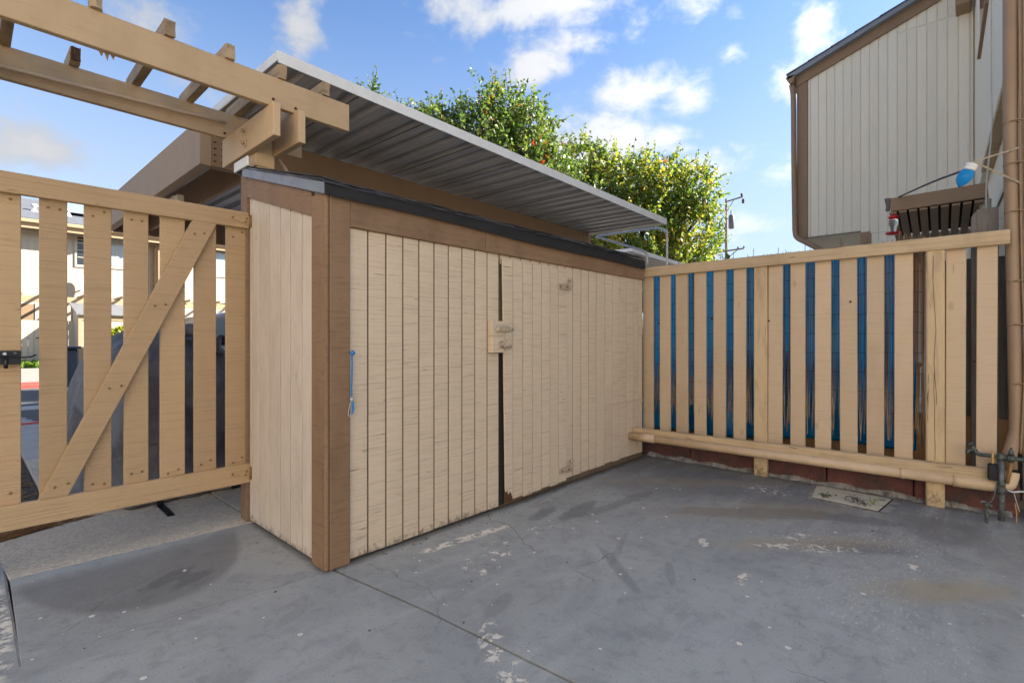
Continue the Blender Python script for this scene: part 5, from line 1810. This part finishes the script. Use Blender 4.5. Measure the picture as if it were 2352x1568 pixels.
shrub((5.3, -0.02, 0.06), 'dark green leafy shrub tip above the fence at the pole foot', 2.05, 120, 0.10, 'leaf_shrub', 0.10)
shrub((3.60, -1.265, 1.2), 'tiny pale green sprig peeping over the fence top', 0.70, 18, 0.035, 'grass_blade', 0.02)
tw = thing('cut_stems', (5.2, -0.42, 0.06), 'bundle of bare cut stems standing behind the fence', 'stems')
for i in range(14):
    x_, y_ = 5.2 + random.uniform(-0.05, 0.05), -0.42 + random.uniform(-0.10, 0.12)
    tube('stem', [(x_, y_, 0.06), (x_ + random.uniform(-0.02, 0.02), y_ + random.uniform(-0.02, 0.02), 2.05 + random.uniform(-0.06, 0.10))], 0.006, 'grey_wood', tw, 5)

# ------------------------------------------------------------------ utility pole
PX, PY = 35.75, 10.57
up_ = thing('utility_pole', (PX, PY, 0), 'wooden utility pole with crossarm and transformer beyond the trees', 'pole')
tube('pole', [(PX, PY, 0), (PX, PY, 11.2)], [0.13, 0.085], 'pole_wood', up_, 10)
beam('crossarm', (PX, PY + 1.2, 7.42), (PX, PY - 1.2, 7.50), 0.08, 0.10, 'pole_wood', up_)
for s in (-1, 1):
    beam('brace', (PX - 0.06, PY + s * 0.75, 7.40), (PX - 0.08, PY, 6.85), 0.03, 0.05, 'old_steel', up_)
beam('lamp_arm', (PX, PY, 11.0), (PX, PY - 1.15, 11.15), 0.07, 0.09, 'pole_wood', up_)
beam('arm_brace', (PX, PY - 0.05, 10.3), (PX, PY - 0.5, 11.0), 0.04, 0.04, 'old_steel', up_)
lathe('insulator', [(0.06, 0), (0.11, 0.05), (0.06, 0.12), (0.11, 0.18), (0.06, 0.24), (0.09, 0.3)], (PX, PY - 1.15, 10.68), 'rot_wood', up_, 10)
lathe('insulator', [(0.05, 0), (0.08, 0.1), (0.05, 0.2)], (PX, PY - 1.05, 11.2), 'rot_wood', up_, 10)
lathe('transformer', [(0.16, 0), (0.19, 0.05), (0.19, 0.85), (0.15, 0.95), (0.05, 1.0), (0.05, 1.3)], (PX - 0.1, PY - 0.38, 9.0), 'old_steel', up_, 14)
for q in (-1.2, -0.8, 0.9):
    lathe('insulator', [(0.04, 0), (0.06, 0.06), (0.04, 0.14)], (PX, PY + q, 7.53), 'rot_wood', up_, 8)

# ------------------------------------------------------------------ covered motorcycle behind the gate


def cover_mesh():
    foot = [(-0.50, 1.85), (-0.15, 1.825), (0.25, 1.865), (0.45, 2.08), (0.52, 2.6), (0.50, 3.2), (0.36, 3.7), (-0.1, 3.86), (-0.5, 3.7), (-0.68, 3.25), (-0.72, 2.8), (-0.70, 2.35), (-0.62, 2.05)]
    c = Vector((-0.17, 2.55, 0))
    N = 150
    L = [Vector((x, y, 0)) for x, y in foot] + [Vector((foot[0][0], foot[0][1], 0))]
    dense = bez(L, 30)
    seg = [0]
    for a, b in zip(dense, dense[1:]):
        seg.append(seg[-1] + (b - a).length)
    ring0 = []
    k_ = 0
    for i in range(N):
        s_ = seg[-1] * i / N
        while seg[k_ + 1] < s_:
            k_ += 1
        u = (s_ - seg[k_]) / max(1e-9, seg[k_ + 1] - seg[k_])
        ring0.append(dense[k_].lerp(dense[k_ + 1], u))
    prof = [(0.0, 1.0), (0.03, 1.015), (0.10, 0.99), (0.22, 0.985), (0.36, 0.975), (0.50, 0.955), (0.64, 0.92), (0.78, 0.875), (0.90, 0.82), (1.0, 0.74), (1.08, 0.63), (1.14, 0.50), (1.19, 0.34), (1.225, 0.16), (1.235, 0.03)]
    vs, fs = [], []
    for q, (z, f) in enumerate(prof):
        for i, p in enumerate(ring0):
            t_ = 2 * math.pi * i / N
            w = math.exp(-((z - 0.25) / 0.5) ** 2)
            wr = 0.034 * math.sin(t_ * 17 + 2.2 * math.sin(z * 3)) * w + 0.022 * math.sin(t_ * 29 + z * 5) * (1 - z / 1.5) + 0.024 * math.sin(t_ * 9 - z * 7)
            ff = f + wr
            v = c + (p - c) * ff
            zz = z + 0.010 * math.sin(t_ * 13 + z * 6) * (1 if q else 0) + 0.02 * math.sin(t_ * 5) * (z / 1.2)
            vs.append((v.x, v.y, max(zz, -0.002) if q else random.uniform(-0.002, 0.012)))
    for q in range(len(prof) - 1):
        for i in range(N):
            a, b = q * N + i, q * N + (i + 1) % N
            fs.append((a, b, b + N, a + N))
    fs.append(tuple((len(prof) - 1) * N + i for i in range(N)))
    return vs, fs


mc = thing('motorcycle_cover', (0.12, 2.72, 0), 'dark grey fabric cover draped over a motorcycle behind the gate', 'cover')
vs, fs = cover_mesh()
cv = rmesh('cloth', vs, fs, 'cover_cloth', mc, True)
md = cv.modifiers.new('round', 'SUBSURF')
md.levels = md.render_levels = 1
tube('handlebar_bulge', bez([(-0.10, 2.22, 1.20), (0.0, 2.16, 1.22), (0.06, 2.10, 1.17), (0.09, 2.07, 1.10), (0.07, 2.06, 1.04)], 5), [0.05] * 8 + [0.06] * 6 + [0.075] * 6 + [0.055], 'cover_cloth', mc, 12)
lathe('mirror_cap', [(0.005, -0.03), (0.045, -0.01), (0.045, 0.012), (0.01, 0.03)], (0.05, 2.05, 1.075), 'black_metal', mc, 12, (1, 0, 0.3))
prism('hem_strap', [(-0.325, 1.80, 0.05), (-0.29, 1.80, 0.05), (-0.285, 1.77, 0.004), (-0.325, 1.77, 0.004)], (0, -0.003, 0.002), 'black_metal', mc)
prism('hem_strap', [(-0.327, 1.77, 0.003), (-0.284, 1.77, 0.003), (-0.290, 1.475, 0.001), (-0.330, 1.475, 0.001)], (0, 0, 0.003), 'black_metal', mc)
prism('buckle', [(0.16, 1.80, 0.002), (0.24, 1.82, 0.002), (0.24, 1.86, 0.05), (0.16, 1.85, 0.05)], (0, 0.01, 0.004), 'black_metal', mc, 0.004)
tube('seam', bez([(-0.62, 2.02, 0.42), (-0.3, 1.865, 0.415), (0.0, 1.855, 0.415), (0.3, 1.89, 0.42)], 8), 0.006, 'cover_cloth', mc, 6)

# ------------------------------------------------------------------ parked car beyond the cover
car = thing('parked_car', (3.5, 8.4, -0.015), 'silver car with black door mirror parked beyond the covered motorcycle', 'car')
CY0, CY1 = 7.55, 9.35
low = [(1.0, 0.30), (0.98, 0.55), (1.02, 0.78), (1.20, 0.90), (2.05, 1.00), (5.2, 1.02), (5.4, 0.95), (5.45, 0.5), (5.38, 0.30)]
bm = bmesh.new()
bm_prism(bm, [(x, CY0, z) for x, z in low], (0, CY1 - CY0, 0), 0.05)
link_mesh('body', bm_mesh(bm, 'body'), 'car_paint', car)
cab = [(1.62, 0.99), (2.42, 1.58), (2.75, 1.66), (4.4, 1.68), (5.0, 1.50), (5.25, 1.0)]
bm = bmesh.new()
a = [bm.verts.new((x, CY0 + (0.05 if z < 1.2 else 0.20), z)) for x, z in cab]
b = [bm.verts.new((x, CY1 - (0.05 if z < 1.2 else 0.20), z)) for x, z in cab]
bm.faces.new(a)
bm.faces.new(b[::-1])
for i in range(6):
    bm.faces.new((a[i], b[i], b[(i + 1) % 6], a[(i + 1) % 6]))
bmesh.ops.bevel(bm, geom=bm.edges[:], offset=0.04, segments=2, profile=0.5, affect='EDGES')
link_mesh('cabin', bm_mesh(bm, 'cabin'), 'car_paint', car)


def side_pane(nm, pts, mat='window_dark'):
    q = []
    for x, z in pts:
        off = 0.05 + (z - 1.0) * (0.15 / 0.6)
        q.append((x, CY0 + min(off, 0.2) - 0.006, z))
    prism(nm, q, (0, 0.02, 0), mat, car)


side_pane('window', [(2.02, 1.05), (2.52, 1.52), (3.15, 1.57), (3.15, 1.05)], 'far_glass')
side_pane('window', [(3.22, 1.05), (3.22, 1.57), (4.05, 1.57), (4.3, 1.05)])
side_pane('window', [(4.37, 1.05), (4.15, 1.56), (4.5, 1.55), (4.85, 1.1)])
prism('windscreen', [(1.70, CY0 + 0.14, 1.045), (1.70, CY1 - 0.14, 1.045), (2.38, CY1 - 0.27, 1.555), (2.38, CY0 + 0.27, 1.555)], (-0.012, 0, 0.016), 'window_dark', car)
mb = box('mirror', (1.93, CY0 - 0.20, 1.02), (2.13, CY0 - 0.02, 1.20), 'car_black', car, 0.035)
for x in (1.85, 4.5):
    for y_ in (CY0 - 0.01, CY1 - 0.21):
        wl = lathe('wheel', [(0.20, 0), (0.33, 0.01), (0.345, 0.04), (0.345, 0.18), (0.33, 0.21), (0.20, 0.22)], (x, y_, 0.325), 'tyre', car, 24, (0, 1, 0))
        lathe('rim', [(0.05, -0.012), (0.18, -0.008), (0.21, 0.004), (0.21, 0.02)], (x, y_, 0.325), 'galvanised', wl, 16, (0, 1, 0))
for y_ in (CY0 + 0.1, CY1 - 0.35):
    box('headlight', (0.955, y_, 0.62), (1.05, y_ + 0.25, 0.74), 'white_plastic', car, 0.02)
    box('tail_light', (5.40, y_, 0.75), (5.46, y_ + 0.25, 0.92), 'lamp_red', car, 0.01)
tube('trim_strip', [(1.05, CY0 - 0.004, 0.62), (5.4, CY0 - 0.004, 0.60)], 0.012, 'galvanised', car, 6)

for o in list(car.children):                        # the whole car sits a little further left along the kerb
    o.location.x -= 0.62
mb.location.x += 0.49
mb.location.z += 0.02

# ------------------------------------------------------------------ across the street
FYB = 27.0
fb = thing('far_townhouse', (3.0, FYB, 0), 'sunlit cream townhouse with grey shingle roof across the street', 'house')
box('wall', (-12, FYB, 0.0), (4.9, FYB + 8, 5.85), 'far_siding', fb, 0)
box('wall', (5.35, FYB - 0.3, 0.0), (16, FYB + 8, 5.85), 'far_siding', fb, 0)
box('corner_board', (4.86, FYB - 0.06, 0), (4.99, FYB + 0.1, 5.85), 'far_tan', fb, 0)
box('corner_board', (5.0, FYB - 0.36, 0), (5.36, FYB + 0.1, 5.85), 'far_tan', fb, 0)
tube('downspout', [(5.12, FYB - 0.42, 5.9), (5.12, FYB - 0.42, 0)], 0.06, 'far_tan', fb, 8)
prism('roof', [(-13, FYB - 0.75, 6.10), (-13, FYB + 4.0, 7.85), (-13, FYB + 9, 6.0), (-13, FYB + 9, 5.8), (-13, FYB - 0.75, 5.98)], (30, 0, 0), 'far_shingle', fb, 0)
for i in range(13):
    y0 = FYB - 0.78 + i * 0.36
    z0 = 6.105 + i * 0.36 * 0.3684
    prism('shingle_course', [(-13, y0, z0), (-13, y0 + 0.4, z0 + 0.152), (-13, y0 + 0.4, z0 + 0.17), (-13, y0, z0 + 0.03)], (30, 0, 0), 'far_shingle', fb, 0)
box('gutter', (-13, FYB - 0.90, 5.93), (17, FYB - 0.76, 6.08), 'far_tan', fb, 0.02)
box('fascia', (-13, FYB - 0.755, 5.72), (17, FYB - 0.70, 5.928), 'far_tan', fb, 0)
for i in range(7):
    xx = -6 + i * 1.75
    box('outlooker', (xx, FYB - 0.70, 5.60), (xx + 0.09, FYB - 0.002, 5.715), 'far_tan', fb, 0)
for zz in (5.66, 5.56):
    box('eave_slat', (-13, FYB - 0.5 + (5.66 - zz) * 2, zz - 0.03), (17, FYB - 0.42 + (5.66 - zz) * 2, zz), 'far_brown', fb, 0)


def far_window(x0, x1, z0, z1, dark, y=FYB):
    w = box('window', (x0 - 0.09, y - 0.05, z0 - 0.12), (x1 + 0.09, y - 0.001, z1 + 0.09), 'far_white', fb, 0)
    box('pane', (x0, y - 0.065, z0), (x1, y - 0.051, z1), 'window_dark' if dark else 'far_glass', w, 0)
    box('mullion', ((x0 + x1) / 2 - 0.03, y - 0.075, z0), ((x0 + x1) / 2 + 0.03, y - 0.066, z1), 'far_white', w, 0)
    for q in range(1, 4):
        zz = z0 + (z1 - z0) * q / 4
        box('blind_slat', (x0, y - 0.072, zz - 0.015), ((x0 + x1) / 2 - 0.032, y - 0.0655, zz + 0.015), 'far_white', w, 0)


far_window(2.17, 2.75, 4.47, 5.74, True)
far_window(2.98, 4.15, 4.52, 5.78, False)
far_window(7.0, 8.2, 4.5, 5.7, False, FYB - 0.3)
dr = box('door', (0.30, FYB - 0.03, 0.1), (0.80, FYB - 0.002, 2.62), 'far_brown', fb, 0)
box('door_frame', (0.80, FYB - 0.06, 0.1), (0.93, FYB - 0.002, 2.66), 'far_white', dr, 0)
for i in range(5):
    lathe('roof_vent', [(0.22, 0), (0.18, 0.05), (0.06, 0.22), (0.06, 0.30), (0.13, 0.34), (0.11, 0.42)], (-1.4 + i * 1.12, FYB + 0.9, 6.62), 'white_paint', fb, 10)
sp_ = prism('solar_panel', [(1.45, FYB + 0.9, 6.92), (3.6, FYB + 0.9, 6.92), (3.6, FYB + 3.2, 7.75), (1.45, FYB + 3.2, 7.75)], (0, 0, 0.05), 'far_glass', fb)
dh = lathe('satellite_dish', [(0.02, -0.10), (0.22, -0.08), (0.38, -0.03), (0.45, 0.02), (0.44, 0.03)], (2.5, FYB - 0.5, 3.62), 'fascia_metal', fb, 20, (-0.35, -0.9, 0.25))
tube('dish_arm', [(2.5, FYB - 0.5, 3.55), (3.1, FYB - 1.1, 3.75)], 0.025, 'old_steel', dh, 6)
tube('dish_bracket', [(2.5, FYB - 0.48, 3.6), (2.5, FYB - 0.002, 3.45)], 0.03, 'old_steel', dh, 6)

fp = thing('far_pergola', (2.0, 24.6, 0), 'small sunlit tan pergola on the front of the far townhouse', 'pergola')
box('beam', (-8, 25.0, 2.62), (14, 25.1, 2.86), 'far_tan', fp, 0)
box('beam', (-8, 24.4, 2.60), (14, 24.5, 2.80), 'far_tan', fp, 0)
rf0 = box('rafter', (0, 24.1, 2.865), (0.07, 26.9, 2.96), 'far_tan', fp, 0)
r0 = rf0.location.copy()
for i in range(26):
    o = rf0 if i == 0 else rf0.copy()
    if i:
        COL.objects.link(o)
        o.parent = fp
    o.location = r0 + Vector((-6 + i * 0.62, 0, 0))
for xx in (-3, 2.6, 8):
    box('post', (xx, 25.0, 0.06), (xx + 0.12, 25.1, 2.618), 'far_tan', fp, 0)

ff = thing('far_picket_fence', (0.4, 24.0, 0.06), 'sunlit pale board fence with latch across the street', 'fence')
pk = box('picket', (0, 24.0, 0.08), (0.15, 24.03, 1.86), 'far_white', ff, 0)
l0 = pk.location.copy()
for i in range(22):
    o = pk if i == 0 else pk.copy()
    if i:
        COL.objects.link(o)
        o.parent = ff
    o.location = l0 + Vector((-1.9 + i * 0.165, 0, -0.09 if i % 9 > 6 else 0))
box('rail', (-1.9, 24.035, 0.5), (1.72, 24.08, 0.6), 'far_tan', ff, 0)
box('rail', (-1.9, 24.035, 1.5), (1.72, 24.08, 1.6), 'far_tan', ff, 0)
box('latch', (0.62, 23.97, 1.16), (0.86, 23.998, 1.20), 'black_metal', ff, 0)
box('hinge', (0.84, 23.975, 0.4), (0.88, 23.998, 1.7), 'old_steel', ff, 0)

fs_ = thing('far_shed', (2.4, 23.4, 0.06), 'sunlit tan lean to storage shed across the street', 'shed')
prism('wall', [(1.72, 22.6, 0.06), (1.72, 24.6, 0.06), (1.72, 24.6, 2.55), (1.72, 22.6, 2.05)], (2.9, 0, 0), 'far_siding', fs_, 0)
box('corner_trim', (1.69, 22.57, 0.06), (1.80, 22.70, 2.08), 'far_tan', fs_, 0)
box('corner_trim', (1.69, 24.35, 0.06), (1.718, 24.6, 2.5), 'far_tan', fs_, 0)
box('header', (1.80, 22.57, 1.86), (4.62, 22.598, 2.05), 'far_tan', fs_, 0)
prism('roof', [(1.62, 22.45, 2.06), (1.62, 24.75, 2.63), (1.62, 24.75, 2.70), (1.62, 22.45, 2.13)], (3.1, 0, 0), 'drip_edge_grey', fs_, 0)

bn = thing('wheelie_bin', (0.36, 12.5, -0.015), 'dark grey wheeled rubbish bin standing on the road', 'bin')
prism('body', [(0.14, 12.3, 0.08), (0.50, 12.3, 0.08), (0.50, 12.8, 0.08), (0.14, 12.8, 0.08)], (0, 0, 0.85), 'bin_plastic', bn, 0.03)
box('lid', (0.10, 12.22, 0.931), (0.54, 12.86, 0.985), 'bin_plastic', bn, 0.015)
for y_ in (12.36, 12.70):
    lathe('wheel', [(0.09, 0), (0.095, 0.01), (0.095, 0.05), (0.09, 0.06)], (0.16, y_, 0.08), 'tyre', bn, 14, (0, 1, 0))


def hedge(base, rx, ry, rz_, n, label):
    t = thing('hedge', base, label, 'hedge')
    d = RNG.normal(size=(n, 3))
    d /= np.linalg.norm(d, axis=1)[:, None]
    d[:, 2] = np.abs(d[:, 2])
    p = np.array(base) + np.sign(d) * np.abs(d) ** 0.7 * np.array([rx, ry, rz_]) * RNG.uniform(0.88, 1.0, (n, 1))
    dd = d + RNG.normal(size=(n, 3)) * 0.7
    dd /= np.linalg.norm(dd, axis=1)[:, None]
    bm = bmesh.new()
    bm_tube(bm, [base, Vector(base) + Vector((0, 0, rz_ * 0.8))], 0.06, 6)
    link_mesh('stem', bm_mesh(bm, 'stem'), 'bark', t)
    leaves_mesh('foliage', p, dd, RNG.uniform(0.08, 0.14, n), RNG.random(n), 'leaf_hedge', t, 0.1)


hedge((3.15, 21.6, 0.06), 1.0, 0.7, 1.55, 6000, 'clipped yellow green hedge bush across the street')
fw = thing('weed_patch', (0.1, 23.4, 0.06), 'patch of green weeds at the foot of the far fence', 'plant')
n = 260
P = np.stack([RNG.uniform(-0.6, 1.2, n), RNG.uniform(23.2, 23.9, n), np.full(n, 0.07)], 1)
D = RNG.normal(size=(n, 3)) * 0.5 + np.array([0, 0, 1.0])
D /= np.linalg.norm(D, axis=1)[:, None]
leaves_mesh('foliage', P, D, RNG.uniform(0.15, 0.35, n), RNG.random(n), 'grass_blade', fw, 0.1)
